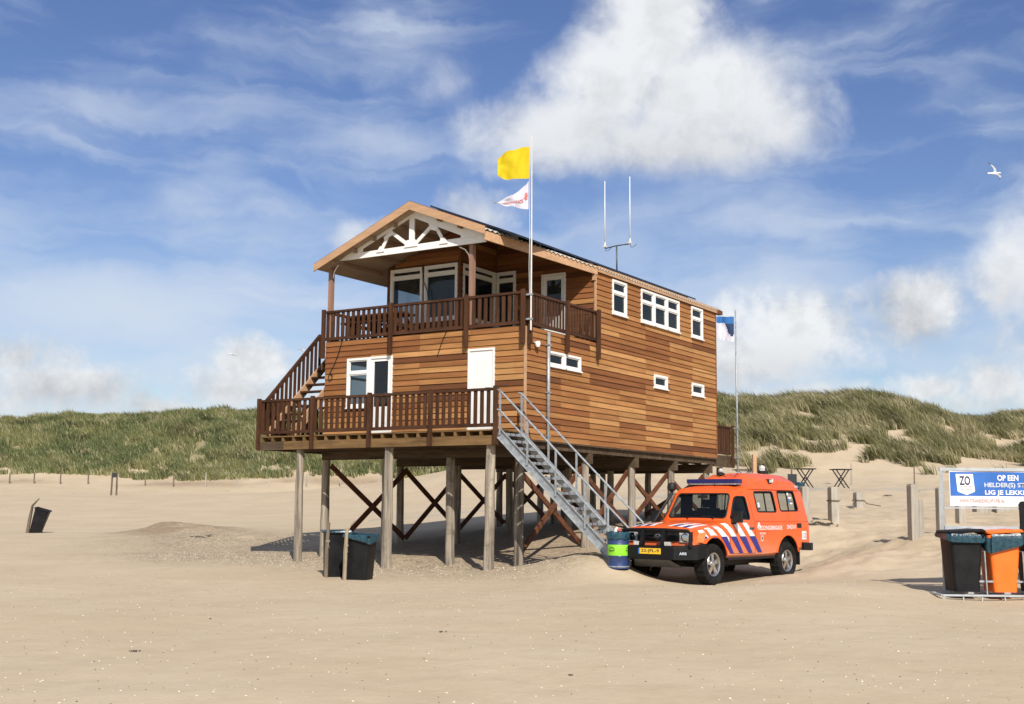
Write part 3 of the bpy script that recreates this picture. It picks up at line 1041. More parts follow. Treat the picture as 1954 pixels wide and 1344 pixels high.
def dune_grass():
    L = (-.841, -.541)
    # long low dune across the back of the beach
    n = 19000
    f = rng.uniform(129.5, 156, n)
    s = rng.uniform(-72, 14, n)
    x, y = CAM.x - .541 * f + .841 * s, CAM.y + .841 * f + .541 * s
    z = ground(x, y, False)
    edge = fbm(x / 6, y / 6, 77, 3)
    keep = (z > .75 + edge * 1.7) & ((fbm(x / 2.5, y / 2.5, 71, 3) > .42 - .06 * (z - 2)))
    f, s, z = f[keep], s[keep], z[keep]
    grass('marram_grass', s, f, rng.uniform(.5, .95, len(s)), 12, .095, (L[0] * .35, L[1] * .35), 'green marram grass covering the long dune behind the beach',
          (0.150, 0.178, 0.070), (0.245, 0.24, 0.10), (0.40, 0.36, 0.20), .05, .42)
    # higher, patchy dune on the right
    n = 17000
    f = rng.uniform(73.5, 106, n)
    s = rng.uniform(10, 52, n)
    x, y = CAM.x - .541 * f + .841 * s, CAM.y + .841 * f + .541 * s
    z = ground(x, y, False)
    clump = fbm(x / 2.6, y / 2.6, 81, 4)
    hgt = np.clip((z - 1.0) / 6.5, 0, 1)
    fineclump = fbm(x / 1.1, y / 1.1, 83, 3)
    keep = (clump * .5 + fineclump * .5 > .625 - .30 * hgt) & (z > .75)
    f, s = f[keep], s[keep]
    grass('dune_grass', s, f, rng.uniform(.5, .95, len(s)), 16, .05, (L[0] * .75, L[1] * .75), 'windswept marram grass in clumps on the sandy right dune',
          (0.18, 0.182, 0.075), (0.28, 0.26, 0.125), (0.48, 0.42, 0.25), .13, .34)


dune_grass()


def shells():
    """broken shells strewn over the beach: small chips of real thickness"""
    n1, n2 = 2100, 1500
    f1 = 8 + 18 * rng.uniform(0, 1, n1) ** 1.3
    s1 = rng.uniform(-.52, .52, n1) * f1
    x1, y1 = CAM.x - .541 * f1 + .841 * s1, CAM.y + .841 * f1 + .541 * s1
    x2 = rng.uniform(-11, 2.0, n2)
    y2 = -.6 + rng.normal(0, 1.0, n2)
    x, y = np.concatenate([x1, x2]), np.concatenate([y1, y2])
    z = ground(x, y)
    r = np.concatenate([rng.uniform(.004, .014, n1), rng.uniform(.006, .020, n2)])
    N = len(x)
    a = rng.uniform(0, 6.28, N)
    v = np.empty((N, 5, 3))
    for k in range(4):
        t = a + k * 1.57
        rr = r * rng.uniform(.6, 1.2, N)
        v[:, k] = np.stack([x + np.cos(t) * rr, y + np.sin(t) * rr, z + rng.uniform(-.2, .25, N) * r], 1)
    v[:, 4] = np.stack([x, y, z + r * .75], 1)
    b = np.arange(N)[:, None] * 5
    tri = np.concatenate([b + np.array([[0, 1, 4]]), b + np.array([[1, 2, 4]]), b + np.array([[2, 3, 4]]), b + np.array([[3, 0, 4]])], 1).reshape(-1, 3)
    me = mesh_np('shell_fragments', v.reshape(-1, 3), tri, False)
    me.materials.append(M['shell'])
    me.materials.append(M['pebble'])
    me.polygons.foreach_set('material_index', np.repeat(rng.uniform(0, 1, N) < .42, 4).astype(np.int32))
    o = bpy.data.objects.new('shell_fragments', me)
    COL.objects.link(o)
    tag(o, 'broken white shells strewn over the sand', 'shells', kind='stuff')


shells()

# ------------------------------------------------------------------ the lifeguard house
ROOT = thing('lifeguard_house', (-3.0, 4.0, -2.6), 'two storey cedar clad lifeguard house raised on timber pilings with brown verandah', 'house')
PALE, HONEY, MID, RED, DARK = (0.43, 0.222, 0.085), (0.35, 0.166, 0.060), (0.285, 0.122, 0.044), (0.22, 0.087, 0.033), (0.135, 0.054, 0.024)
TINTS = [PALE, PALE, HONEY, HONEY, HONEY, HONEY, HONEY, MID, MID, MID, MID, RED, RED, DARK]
SHADE_TINTS = [HONEY, MID, RED, RED, RED, DARK, DARK]  # darker boards for bay and recess: verandah shade put into their colour
brd = random.Random(11)
EXPO = 0.137


def cut(u0, u1, holes):
    segs = [(u0, u1)]
    for a, b in holes:
        out = []
        for s, e in segs:
            if b <= s or a >= e:
                out.append((s, e))
            else:
                if a - s > .02:
                    out.append((s, a))
                if e - b > .02:
                    out.append((b, e))
        segs = out
    return segs


def board(front, plane, a, b, z0, z1, tint):
    """one lapped cedar board; front: runs along X facing -Y, else along Y facing +X"""
    L = (b - a) / 2 - .0015
    t0, t1 = .034, .009
    h = z1 - z0
    ov = .012
    prof = [(0, -ov), (t0, -ov), (t0 - .001, .010 - ov), (t1, h), (0, h)]  # out, up
    mb = MB()
    if front:
        pts = [[(s, -o, u) for (o, u) in prof] for s in (-L, L)]
    else:
        pts = [[(s, -o, u) for (o, u) in prof] for s in (-L, L)]
    mb.loft([[Vector(p) for p in r] for r in pts], True)
    me = mb.mesh('siding_board', M['board'])
    o = bpy.data.objects.new('siding_board', me)
    COL.objects.link(o)
    c = (a + b) / 2
    if front:
        mw = Matrix.Translation((c, plane, z0))
    else:
        mw = Matrix.Translation((plane, c, z0)) @ Matrix.Rotation(math.pi / 2, 4, 'Z')
    o.parent = ROOT
    o.matrix_parent_inverse = wm(ROOT).inverted()
    o.matrix_basis = mw
    WORLD[o.name] = mw
    k = brd.uniform(.90, 1.10)
    o.color = (tint[0] * k, tint[1] * k, tint[2] * k, 1)


def clad(front, plane, u0, u1, z0, z1, holes, joints, clip=None, tints=None):
    """holes: (u0,u1,z0,z1); joints: where boards may end"""
    z = z0
    row = 0
    prev = None
    while z < z1 - .01:
        zt = min(z + EXPO, z1)
        a0, a1 = u0, u1
        if clip:
            a0, a1 = clip((z + zt) / 2, u0, u1)
        if a1 - a0 > .1:
            # ends of the boards in this course
            js = [j for j in joints if a0 + .25 < j < a1 - .25]
            use = []
            last = a0
            for j in js:
                if j - last > brd.choice((1.1, 2.2, 2.9)) and a1 - j > .5:
                    use.append(j)
                    last = j
            ends = [a0] + use + [a1]
            for s, e in zip(ends[:-1], ends[1:]):
                t = brd.choice(tints or TINTS)
                if t is prev:
                    t = brd.choice(tints or TINTS)
                prev = t
                inh = [(h[0], h[1]) for h in holes if h[2] < zt - .004 and h[3] > z + .004]
                for (p, q) in cut(s, e, inh):
                    board(front, plane, p, q, z, zt, t)
                for h in holes:
                    if h[2] < zt - .004 and h[3] > z + .004:
                        p, q = max(s, h[0]), min(e, h[1])
                        if q - p > .03:
                            if h[2] > z + .03:
                                board(front, plane, p, q, z, h[2], t)
                            if h[3] < zt - .03:
                                board(front, plane, p, q, h[3], zt, t)
        z = zt
        row += 1


def backing(front, plane, u0, u1, z0, z1, holes, name='wall', mat='dark_wall', inset=.004, thick=.09):
    us = sorted({u0, u1, *[h[0] for h in holes], *[h[1] for h in holes]})
    zs = sorted({z0, z1, *[h[2] for h in holes], *[h[3] for h in holes]})
    mb = MB()
    for a, b in zip(us[:-1], us[1:]):
        run = None
        for c, d in zip(zs[:-1], zs[1:]):
            m = ((a + b) / 2, (c + d) / 2)
            if any(h[0] < m[0] < h[1] and h[2] < m[1] < h[3] for h in holes):
                if run:
                    _bk(mb, front, plane, a, b, run[0], run[1], inset, thick)
                    run = None
            else:
                run = (run[0], d) if run else (c, d)
        if run:
            _bk(mb, front, plane, a, b, run[0], run[1], inset, thick)
    mb.build(name, [M[mat]], ROOT)


def _bk(mb, front, p, a, b, c, d, i, t):
    if front:
        mb.box((a, p + i, c), (b, p + i + t, d))
    else:
        mb.box((p - i - t, a, c), (p - i, b, d))


def wpt(front, plane, u, out, z):
    return (u, plane - out, z) if front else (plane + out, u, z)


def wbox(mb, front, plane, u0, u1, o0, o1, z0, z1):
    a, b = wpt(front, plane, u0, o0, z0), wpt(front, plane, u1, o1, z1)
    mb.box(tuple(min(p, q) for p, q in zip(a, b)), tuple(max(p, q) for p, q in zip(a, b)))


def window(front, plane, u0, u1, z0, z1, transom=None, curtain=None, fw=.055, deep=.05, blind=True):
    """white frame, glass set back, a sill; transom: height of the cross bar"""
    mb = MB()
    g = .001
    wbox(mb, front, plane, u0, u0 + fw, -.05, deep, z0, z1)
    wbox(mb, front, plane, u1 - fw, u1, -.05, deep, z0, z1)
    wbox(mb, front, plane, u0 + fw + g, u1 - fw - g, -.05, deep, z1 - fw, z1)
    wbox(mb, front, plane, u0 + fw + g, u1 - fw - g, -.05, deep, z0, z0 + fw)
    fr = mb.build('window', M['white'], ROOT, bevel=.004, segs=1)
    parts = [(z0 + fw, z1 - fw)]
    if transom:
        m = MB()
        wbox(m, front, plane, u0 + fw + g, u1 - fw - g, -.05, deep - .006, transom - .03, transom + .03)
        m.build('transom', M['white'], fr, bevel=.004, segs=1)
        parts = [(z0 + fw, transom - .03), (transom + .03, z1 - fw)]
    for i, (c, d) in enumerate(parts):
        s = MB()
        sw = .03
        a, b = u0 + fw + g, u1 - fw - g
        for (p, q, r, t) in ((a, a + sw, c, d), (b - sw, b, c, d), (a + sw, b - sw, c, c + sw), (a + sw, b - sw, d - sw, d)):
            wbox(s, front, plane, p, q, -.035, deep - .022, r + .001, t - .001)
        s.build('sash', M['white'], fr)
        w = MB()
        wbox(w, front, plane, a + sw, b - sw, -.012, -.004, c + sw, d - sw)
        w.build('pane', M['glass'], fr)
    m = MB()
    wbox(m, front, plane, u0 - .02, u1 + .02, .012, deep + .03, z0 - .035, z0 - .002)
    m.build('sill', M['white'], fr, bevel=.004, segs=1)
    if curtain:
        c0, c1, cz0, cz1, mt = curtain
        rows = []
        for k in range(25):
            t = k / 24
            u = c0 + (c1 - c0) * t
            o = -.066 + .014 * math.sin(t * 34) + .006 * math.sin(t * 81 + 1)
            rows.append([wpt(front, plane, u, o, cz0), wpt(front, plane, u, o, cz1)])
        m = MB()
        m.sheet(rows)
        m.build('curtain', M[mt], fr, fix=False)
        if mt == 'curtain':
            m = MB()
            m.sheet([[wpt(front, plane, u0 + .03 + (u1 - u0 - .06) * k / 20, -.105 + .008 * math.sin(k * 2.1), z) for k in range(21)] for z in (z0 + .03, z1 - .03)])
            m.build('net_curtain', M['blind'], fr, fix=False)
    return fr


# openings measured on the real walls, in metres
SIDE = [(4.11, 4.90, 3.41, 4.29), (5.73, 8.12, 3.41, 4.30), (8.94, 9.74, 3.41, 4.30), (0.93, 2.48, 1.74, 2.085), (6.49, 7.32, 1.73, 2.08), (8.93, 9.77, 1.73, 2.08)]
W, D, D1, Y1, XB = 5.93, 10.70, 3.26, 1.63, -2.97
H1, H2 = 2.555, 4.335
J15 = [1.55, 2.95, 4.5, 6.0, 7.5, 9.0]
RIDGE, RZ, RS = -3.0, 5.66, 0.40


def roof_z(x):
    return RZ - RS * abs(x - RIDGE)


# right-hand wall: full depth below, from the recess backwards above
clad(False, 0.0, 0.02, D - .02, 0.0, H1 - .003, [h for h in SIDE if h[3] < H1], J15)
clad(False, 0.0, D1 + .02, D - .02, H1, H2, [h for h in SIDE if h[2] > H1], J15)
backing(False, 0.0, 0.0, D, -.02, H1, [h for h in SIDE if h[3] < H1], thick=.11)
backing(False, 0.0, D1, D, H1 + .001, H2 + .1, [h for h in SIDE if h[2] > H1], thick=.11)
# facade to the sea
FR = [(-5.18, -4.475, 0.87, 2.085), (-4.475, -3.755, 0.13, 2.09), (-1.54, -0.80, 0.13, 2.095)]
clad(True, 0.0, -W + .02, -.02, 0.11, H1 - .003, FR, [-4.45, -2.95, -1.5])
backing(True, 0.0, -W, -.115, -.02, H1, FR, thick=.10)
# recess wall above with its door, and the window next to it
RE = [(-2.955, -2.33, 2.60, 4.585), (-1.55, -0.83, 2.60, 4.40)]
lim = lambda z, a, b: (a, min(b, RIDGE + (RZ - .12 - z) / RS))
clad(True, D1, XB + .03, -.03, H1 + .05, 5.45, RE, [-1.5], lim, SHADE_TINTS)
backing(True, D1, XB, -.12, H1 + .02, 4.30, RE, thick=.09)
# bay front with the two large windows, and its short side
BX = -5.22
BF = [(-5.17, -4.13, 3.16, 4.59), (-4.07, -3.03, 3.16, 4.59)]
lim2 = lambda z, a, b: (max(a, RIDGE - (RZ - .12 - z) / RS), min(b, RIDGE + (RZ - .12 - z) / RS))
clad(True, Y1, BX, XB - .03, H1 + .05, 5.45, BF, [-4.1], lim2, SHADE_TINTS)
backing(True, Y1, BX, XB - .1, H1 + .02, 4.74, BF, thick=.08)
BS = [(Y1 + .08, D1 - .09, 3.16, 4.58)]
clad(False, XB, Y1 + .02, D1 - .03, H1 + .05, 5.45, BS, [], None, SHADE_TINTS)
backing(False, XB, Y1, D1 - .005, H1 + .02, 5.4, BS, thick=.08)
# hidden sides, so that the house is whole
LW = [(Y1 + .25, Y1 + 2.2, 3.16, 4.55)]
backing(False, BX + .09, Y1 + .1, D - .1, H1 + .02, 4.6, LW, thick=.09)
LL = [(.55, 1.95, 1.0, 2.15)]
backing(False, -W + .115, .11, D - .1, -.02, H1, LL, thick=.11)
backing(True, D - .1, -W, -.13, -.02, 4.3, [], thick=.09)
for xx in (-5.9, ):
    pass
m = MB()
m.box((-W + .12, .11, -.12), (-.12, D - .11, .02))
m.build('lower_floor', M['treated_dark'], ROOT)
m = MB()
m.box((-W + .02, .03, H1 - .13), (-.13, D - .12, H1 + .012))
m.build('upper_floor', M['treated_dark'], ROOT)
m = MB()
m.box((BX + .1, D1 + 1.9, H1 + .02), (-.13, D1 + 1.98, 4.3))
m.build('inner_wall', M['interior'], ROOT)
# corner battens
m = MB()
m.box((-.012, -.034, .10), (.034, .02, H1 - .02))
m.build('corner_batten', M['fascia'], ROOT)
m = MB()
m.box((-.012, D1 - .034, H1 + .05), (.034, D1 + .018, H2 - .02))
m.build('corner_batten', M['fascia'], ROOT)
m = MB()
m.box((-.01, D - .02, -.02), (.036, D + .03, H2))
m.build('corner_batten', M['board'], ROOT, color=RED)
m = MB()
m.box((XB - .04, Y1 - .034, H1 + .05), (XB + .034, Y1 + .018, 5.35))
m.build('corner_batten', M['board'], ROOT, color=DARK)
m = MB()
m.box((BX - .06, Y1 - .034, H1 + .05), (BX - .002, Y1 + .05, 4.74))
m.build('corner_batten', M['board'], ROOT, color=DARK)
m = MB()
m.box((.005, .02, -.05), (.03, D, .0))
m.build('base_trim', M['treated_dark'], ROOT)

# windows of the right-hand wall
window(False, 0, 4.11, 4.90, 3.41, 4.29, 3.97, (4.62, 4.86, 3.44, 3.95, 'curtain'))
for k in range(3):
    a = 5.73 + k * .797
    window(False, 0, a, a + .795, 3.41, 4.30, 3.97, (a + .45, a + .76, 3.44, 3.95, 'curtain'))
window(False, 0, 8.94, 9.74, 3.41, 4.30, 3.97, (9.42, 9.70, 3.44, 3.95, 'curtain'))
window(False, 0, .93, 1.70, 1.74, 2.085, None, (1.45, 1.66, 1.76, 2.06, 'blind'), .05)
window(False, 0, 1.705, 2.48, 1.74, 2.085, None, (2.2, 2.44, 1.76, 2.06, 'blind'), .05)
window(False, 0, 6.49, 7.32, 1.73, 2.08, None, (6.55, 7.26, 1.76, 2.05, 'blind'), .06)
window(False, 0, 8.93, 9.77, 1.73, 2.08, None, (8.99, 9.71, 1.76, 2.05, 'blind'), .06)
# facade window, glazed door, white panel door
window(True, 0, -5.18, -4.48, .87, 2.085, 1.72)
window(True, Y1, -5.17, -4.13, 3.16, 4.59, 4.36, None, .06)
window(True, Y1, -4.07, -3.03, 3.16, 4.59, 4.36, (-3.99, -3.10, 3.2, 4.32, 'blind'), .06)
window(False, XB, Y1 + .08, D1 - .09, 3.16, 4.58, 4.36, (Y1 + .2, D1 - .3, 3.2, 4.32, 'blind'), .06)
window(True, D1, -2.955, -2.33, 2.66, 4.585, 4.36, (-2.9, -2.4, 2.7, 4.0, 'blind'), .06)


def door(front, plane, u0, u1, z0, z1, glaz=None, label=None):
    mb = MB()
    fw = .05
    wbox(mb, front, plane, u0, u0 + fw, -.05, .045, z0, z1)
    wbox(mb, front, plane, u1 - fw, u1, -.05, .045, z0, z1)
    wbox(mb, front, plane, u0 + fw + .001, u1 - fw - .001, -.05, .045, z1 - fw, z1)
    d = mb.build('door', M['white'], ROOT, bevel=.004, segs=1, label=label)
    a, b, c, e = u0 + fw + .004, u1 - fw - .004, z0 + .01, z1 - fw - .004
    lf = MB()
    if glaz:
        g0, g1, h0, h1 = glaz
        for (p, q, r, t) in ((a, g0, c, e), (g1, b, c, e), (g0, g1, c, h0), (g0, g1, h1, e)):
            wbox(lf, front, plane, p, q, -.03, .02, r, t)
        lf.build('door_leaf', M['white'], d)
        pn = MB()
        wbox(pn, front, plane, g0, g1, -.012, -.004, h0, h1)
        pn.build('pane', M['glass'], d)
    else:
        wbox(lf, front, plane, a, b, -.03, .02, c, e)
        lf.build('door_leaf', M['white'], d, bevel=.004, segs=1)
    hd = MB()
    hz = z0 + 1.02
    hd.tube([wpt(front, plane, u1 - fw - .06, .02, hz), wpt(front, plane, u1 - fw - .06, .065, hz), wpt(front, plane, u1 - fw - .18, .065, hz)], .011, 6)
    hd.build('handle', M['steel_dark'], d)
    return d


lw_ = MB()
for b_ in ((.55, .62, 1.0, 2.15), (1.88, 1.95, 1.0, 2.15), (.62, 1.88, 1.0, 1.07), (.62, 1.88, 2.08, 2.15), (.62, 1.88, 1.7, 1.76)):
    lw_.box((-W + .01, b_[0], b_[2]), (-W + .10, b_[1], b_[3]))
lw_.build('window', M['white'], ROOT, label='white window in the left end wall')
door(True, 0, -4.47, -3.755, .15, 2.09, (-4.34, -3.90, .86, 1.97), 'white door with a tall dark pane')
door(True, 0, -1.54, -.80, .15, 2.095, None, 'plain white panel door')
door(True, D1, -1.55, -.83, 2.60, 4.40, (-1.40, -.97, 3.30, 4.24), 'white half glazed door in the shaded recess')


# ---- roof: two corrugated slopes; the right one is cut off slantwise over the open corner
def roof_edge(y):
    """where the right-hand slope ends"""
    return .09 if y > D1 else .09 - (D1 - y) * (.97 / (D1 + .37))


def slope_sheet(right):
    mb = MB()
    ys = np.arange(-.37, D + .36, .0365)
    top, bot = [], []
    for i, y in enumerate(ys):
        a = .024 * math.cos(2 * math.pi * y / .146)
        xe = roof_edge(y) if right else -6.06
        rt, rb = [], []
        for k in range(7):
            t = k / 6
            x = RIDGE + (xe - RIDGE) * t
            z = roof_z(x) + a
            rt.append((x, y, z + .006))
            rb.append((x, y, z - .003))
        top.append(rt)
        bot.append(rb)
    mb.sheet(top)
    mb.sheet(bot)
    # close the lower edge
    mb.sheet([[t[-1], b[-1]] for t, b in zip(top, bot)], smooth=False)
    return mb.build('roof', M['roof_sheet'], ROOT, fix=False, label='corrugated right slope cut slantwise at the front' if right else 'corrugated left slope')


rf = slope_sheet(True)
rl = slope_sheet(False)
m = MB()
m.prism([(RIDGE - .22, -.37, RZ - .05), (RIDGE, -.37, RZ + .05), (RIDGE + .22, -.37, RZ - .05), (RIDGE, -.37, RZ + .02)], (0, D + .72, 0))
m.build('ridge_cap', M['roof_sheet'], rf)
# plywood underside
UN = .055
for side in (0, 1):
    m = MB()
    if side:
        poly = [(RIDGE, -.32), (roof_edge(-.32) - .03, -.32), (.02, D1 - .02), (.02, D + .25), (RIDGE, D + .25)]
    else:
        poly = [(RIDGE, -.32), (RIDGE, D + .25), (-6.02, D + .25), (-6.02, -.32)]
    m.prism([(x, y, roof_z(x) - UN - .03) for x, y in poly], (0, 0, .03))
    m.build('soffit', M['soffit'], ROOT)
# rafters and purlins under the verandah
for x in (-5.5, -4.9, -4.3, -3.65, -2.3, -1.7):
    m = MB()
    z = roof_z(x) - UN - .085
    m.beam((x, -.3, z), (x, Y1 if x < XB else D1, z), .05, .10)
    m.build('purlin', M['purlin'], ROOT)
# barge boards
ap = Vector((RIDGE - .06, -.385, RZ + .075))
for xe in (-6.06, roof_edge(-.37)):
    m = MB()
    x0 = ap.x
    z0 = ap.z
    ze = roof_z(xe) + .06
    dv = .185
    m.prism([(x0, -.372, z0), (xe, -.372, ze), (xe, -.372, ze - dv), (x0, -.372, z0 - dv - .02)], (0, -.035, 0))
    m.build('barge_board', M['fascia'], ROOT, bevel=.003, segs=1)
    m = MB()
    m.prism([(x0, -.40, z0 + .012), (xe, -.40, ze + .012), (xe, -.40, ze), (x0, -.40, z0)], (0, .1, 0))
    m.build('edge_strip', M['brace'], ROOT)
# eaves: slanting beam over the open corner, fascia along the wall
xe0 = roof_edge(-.33) - .05
m = MB()
m.beam((xe0, -.33, roof_z(xe0) - .16), (.045, D1 + .02, H2 + .03), .045, .21)
m.build('eaves_beam', M['fascia'], ROOT)
m = MB()
m.beam((.06, D1 + .04, H2 + .075), (.06, D + .30, H2 + .075), .03, .15)
m.build('fascia', M['fascia'], ROOT)
m = MB()
m.box((-.05, D1 - .07, H2 - .22), (.05, D1 - .037, H2 - .075))
m.build('bracket', M['fascia'], ROOT)
m = MB()
m.box((-.02, D + .035, H2 - .02), (.12, D + .33, H2 + .10))
m.build('eaves_end', M['brace'], ROOT)
# left-hand beam from the verandah column back to the bay
m = MB()
m.box((-5.93, .06, 4.47), (-5.85, D - .2, 4.62))
m.build('wall_plate', M['brace'], ROOT)

# white gable truss with pierced panels
ty0, ty1 = -.10, -.055


def tr(pts, name='truss_member', th=(ty0, ty1)):
    mb = MB()
    mb.prism([(x, th[0], z) for x, z in pts], (0, th[1] - th[0], 0))
    return mb


truss = empty('gable_truss', (-3.3, -.08, 4.6), 0, ROOT)
apx = (-3.2, 5.60)
tr([(-5.93, 4.575), (-1.05, 4.575), (-.97, 4.755), (-5.55, 4.715)]).build('tie_beam', M['white'], truss, bevel=.004, segs=1)
tr([(-5.93, 4.58), (-4.7, 4.73), (-4.7, 4.80), (apx[0], 5.42), (apx[0], apx[1]), (-5.6, 4.66)], th=(-.118, -.108)).build('top_chord', M['white'], truss)
tr([(-.97, 4.74), (-1.74, 4.72), (-1.74, 4.80), (apx[0], 5.42), (apx[0] + .001, apx[1])], th=(-.118, -.108)).build('top_chord', M['white'], truss)


def strut(a, b, w, th=(-.10, -.06)):
    a, b = Vector((a[0], 0, a[1])), Vector((b[0], 0, b[1]))
    mb = MB()
    mb.beam(a + Vector((0, (th[0] + th[1]) / 2, 0)), b + Vector((0, (th[0] + th[1]) / 2, 0)), w, th[1] - th[0], (0, 1, 0))
    return mb


strut((-3.21, 4.72), (-3.21, 5.46), .15, (-.10, -.062)).build('king_post', M['white'], truss)
for a, b in (((-3.30, 4.74), (-3.86, 5.14)), ((-3.12, 4.74), (-2.60, 5.16)), ((-4.15, 4.69), (-3.93, 5.08)), ((-2.24, 4.69), (-2.50, 5.12))):
    strut(a, b, .085, (-.096, -.066)).build('strut', M['white'], truss)
for pts in ([(-3.42, 4.69), (-3.0, 4.69), (-3.08, 4.86), (-3.34, 4.86)], [(-4.05, 5.02), (-3.8, 5.18), (-3.72, 5.06), (-3.9, 5.0), (-4.02, 4.93)], [(-2.70, 5.23), (-2.42, 5.10), (-2.42, 4.98), (-2.62, 5.04)],
            [(-4.28, 4.66), (-4.02, 4.66), (-4.05, 4.80), (-4.16, 4.80)], [(-2.36, 4.66), (-2.10, 4.66), (-2.2, 4.80), (-2.32, 4.80)]):
    tr(pts, th=(-.126, -.119)).build('gusset_plate', M['white'], truss)

# verandah columns
for x in (-5.83, -1.50):
    m = MB()
    m.box((x - .055, -.055 + .03, H1), (x + .055, .055 + .03, 4.572))
    m.build('column', M['column'], ROOT, bevel=.006, segs=1)
    m = MB()
    s = 1 if x < -3 else -1
    m.tube([(x + s * .06, .02, 4.18), (x + s * .09, .02, 4.34), (x + s * .2, .02, 4.48), (x + s * .36, .02, 4.56)], .016, 6)
    m.build('curved_bracket', M['white'], ROOT)

# solar panels lying on the right slope
for k in range(6):
    y0 = .02 + k * 1.68
    m = MB()
    xa, xb = -2.75, -.33
    off = .085
    m.prism([(xa, y0, roof_z(xa) + off), (xb, y0, roof_z(xb) + off), (xb, y0, roof_z(xb) + off + .045), (xa, y0, roof_z(xa) + off + .045)], (0, 1.66, 0))
    sp = m.build('solar_panel', M['solar'], ROOT)
    m = MB()
    for yy in (y0 + .3, y0 + 1.3):
        m.beam((xb - .1, yy, roof_z(xb - .1) + .05), (xa, yy, roof_z(xa) + .05), .04, .068)
    m.build('mounting_rail', M['steel_dark'], sp)


# ---- railings
def railing(name, a, b, zb, zt, n_posts, hang, step=.172, skip_first=False, label=None, out=(0, -1), slat=.090, posts=None):
    """a, b: plan ends; zb/zt bottom and top of the panel; hang: how far the posts reach down"""
    a, b = Vector((a[0], a[1], 0)), Vector((b[0], b[1], 0))
    d = (b - a)
    L = d.length
    d.normalize()
    o = Vector((out[0], out[1], 0))
    rr = empty(name, tuple((a + b) / 2 + Vector((0, 0, zb))), 0, ROOT)
    if label:
        rr['label'] = label
    ang = math.atan2(d.y, d.x)

    def bx(nm, u0, u1, z0, z1, o0, o1, mat):
        mb = MB()
        mb.box((-(u1 - u0) / 2, -(o1 - o0) / 2, -(z1 - z0) / 2), ((u1 - u0) / 2, (o1 - o0) / 2, (z1 - z0) / 2))
        me = mb.mesh(nm, M[mat], bevel=.004, segs=1)
        ob = bpy.data.objects.new(nm, me)
        COL.objects.link(ob)
        p = a + d * ((u0 + u1) / 2) + o * ((o0 + o1) / 2)
        mw = Matrix.Translation((p.x, p.y, (z0 + z1) / 2)) @ Matrix.Rotation(ang, 4, 'Z')
        ob.parent = rr
        ob.matrix_parent_inverse = wm(rr).inverted()
        ob.matrix_basis = mw
        WORLD[ob.name] = mw
        return ob
    bx('top_rail', 0, L, zt - .055, zt, -.05, .045, 'railx')
    bx('bottom_rail', 0, L, zb, zb + .075, -.03, .03, 'railx')
    ps = posts if posts is not None else [L * k / (n_posts - 1) for k in range(n_posts)]
    for k, u in enumerate(ps):
        if skip_first and k == 0:
            continue
        bx('rail_post', u - .042, u + .042, hang, zt + .03, .046, .125, 'rail')
    n = int(L / step)
    proto = None
    for k in range(n + 1):
        u = (L - n * step) / 2 + k * step
        mw = None
        if proto is None:
            proto = bx('baluster', u - slat / 2, u + slat / 2, zb + .02, zt - .058, .0, .022, 'rail')
        else:
            p = a + d * u + o * .011
            mw = Matrix.Translation((p.x, p.y, (zb + .02 + zt - .058) / 2 + random.uniform(-.006, .006))) @ Matrix.Rotation(ang, 4, 'Z') @ Matrix.Rotation(random.uniform(-.006, .006), 4, 'Y')
            c = clone(proto, rr, mw)
    return rr


DX, DY = -7.02, -1.13
railing('lower_railing', (DX, DY + .06), (-.02, DY + .06), .20, 1.045, 5, -.19, label='brown slatted railing along the front of the lower deck')
railing('lower_railing', (DX + .03, 2.4), (DX + .03, DY + .1), .20, 1.045, 3, -.19, out=(-1, 0), label='brown slatted railing on the left end of the lower deck', posts=[0, 1.7])
railing('upper_railing', (-W, -.02), (-.0, -.02), 2.585, 3.335, 4, 2.13, posts=[.0, 2.14, 4.37, 5.93], step=.165, label='brown slatted railing along the upper verandah')
railing('upper_railing', (.02, -.02), (.02, D1 + .04), 2.585, 3.335, 3, 2.12, posts=[.06, 1.74, D1 + .02], out=(1, 0), step=.135, slat=.075, label='brown slatted railing on the right side of the verandah')
railing('upper_railing', (-W, D1 + 1.5), (-W, .1), 2.585, 3.335, 3, 2.3, out=(-1, 0), posts=[0, 2.2], label='brown slatted railing on the left side of the verandah')
railing('back_railing', (-.09, D + .08), (-.09, D + 1.26), .13, 1.0, 2, -.26, out=(1, 0), step=.14, label='brown railing of the small deck at the back', posts=[1.2])

# ---- lower deck
for k in range(8):
    y0 = DY + .01 + k * .1425
    m = MB()
    m.box((DX, y0, .112), (-.0, y0 + .137, .142))
    m.build('deck_board', M['treated'], ROOT, bevel=.003, segs=1)
for k in range(7):
    x0 = DX + .01 + k * .15
    m = MB()
    m.box((x0, .02, .112), (x0 + .144, 4.2, .142))
    o_ = m.build('deck_board', M['treated'], ROOT)
m = MB()
m.box((0, 0, 0), (.065, 1.10, .098))
jm = None
for k in range(21):
    x = DX + .06 + k * .342
    if jm is None:
        jm = m.build('joist', M['treated'], ROOT)
        jm.matrix_basis = Matrix.Translation((x + .03, DY + .57, .061))
        WORLD[jm.name] = jm.matrix_basis.copy()
    else:
        clone(jm, ROOT, Matrix.Translation((x + .03, DY + .57, .061)))
m = MB()
m.box((DX - .01, DY + .005, -.195), (-6.2, DY + .075, .008))
m.build('deck_beam', M['treated_dark'], ROOT, bevel=.004, segs=1)
m = MB()
m.box((-6.197, DY + .005, -.192), (.01, DY + .075, .009))
m.build('deck_beam', M['treated'], ROOT, bevel=.004, segs=1)
m = MB()
m.box((DX, -.02, -.19), (.0, .05, .008))
m.build('deck_beam', M['treated_dark'], ROOT)
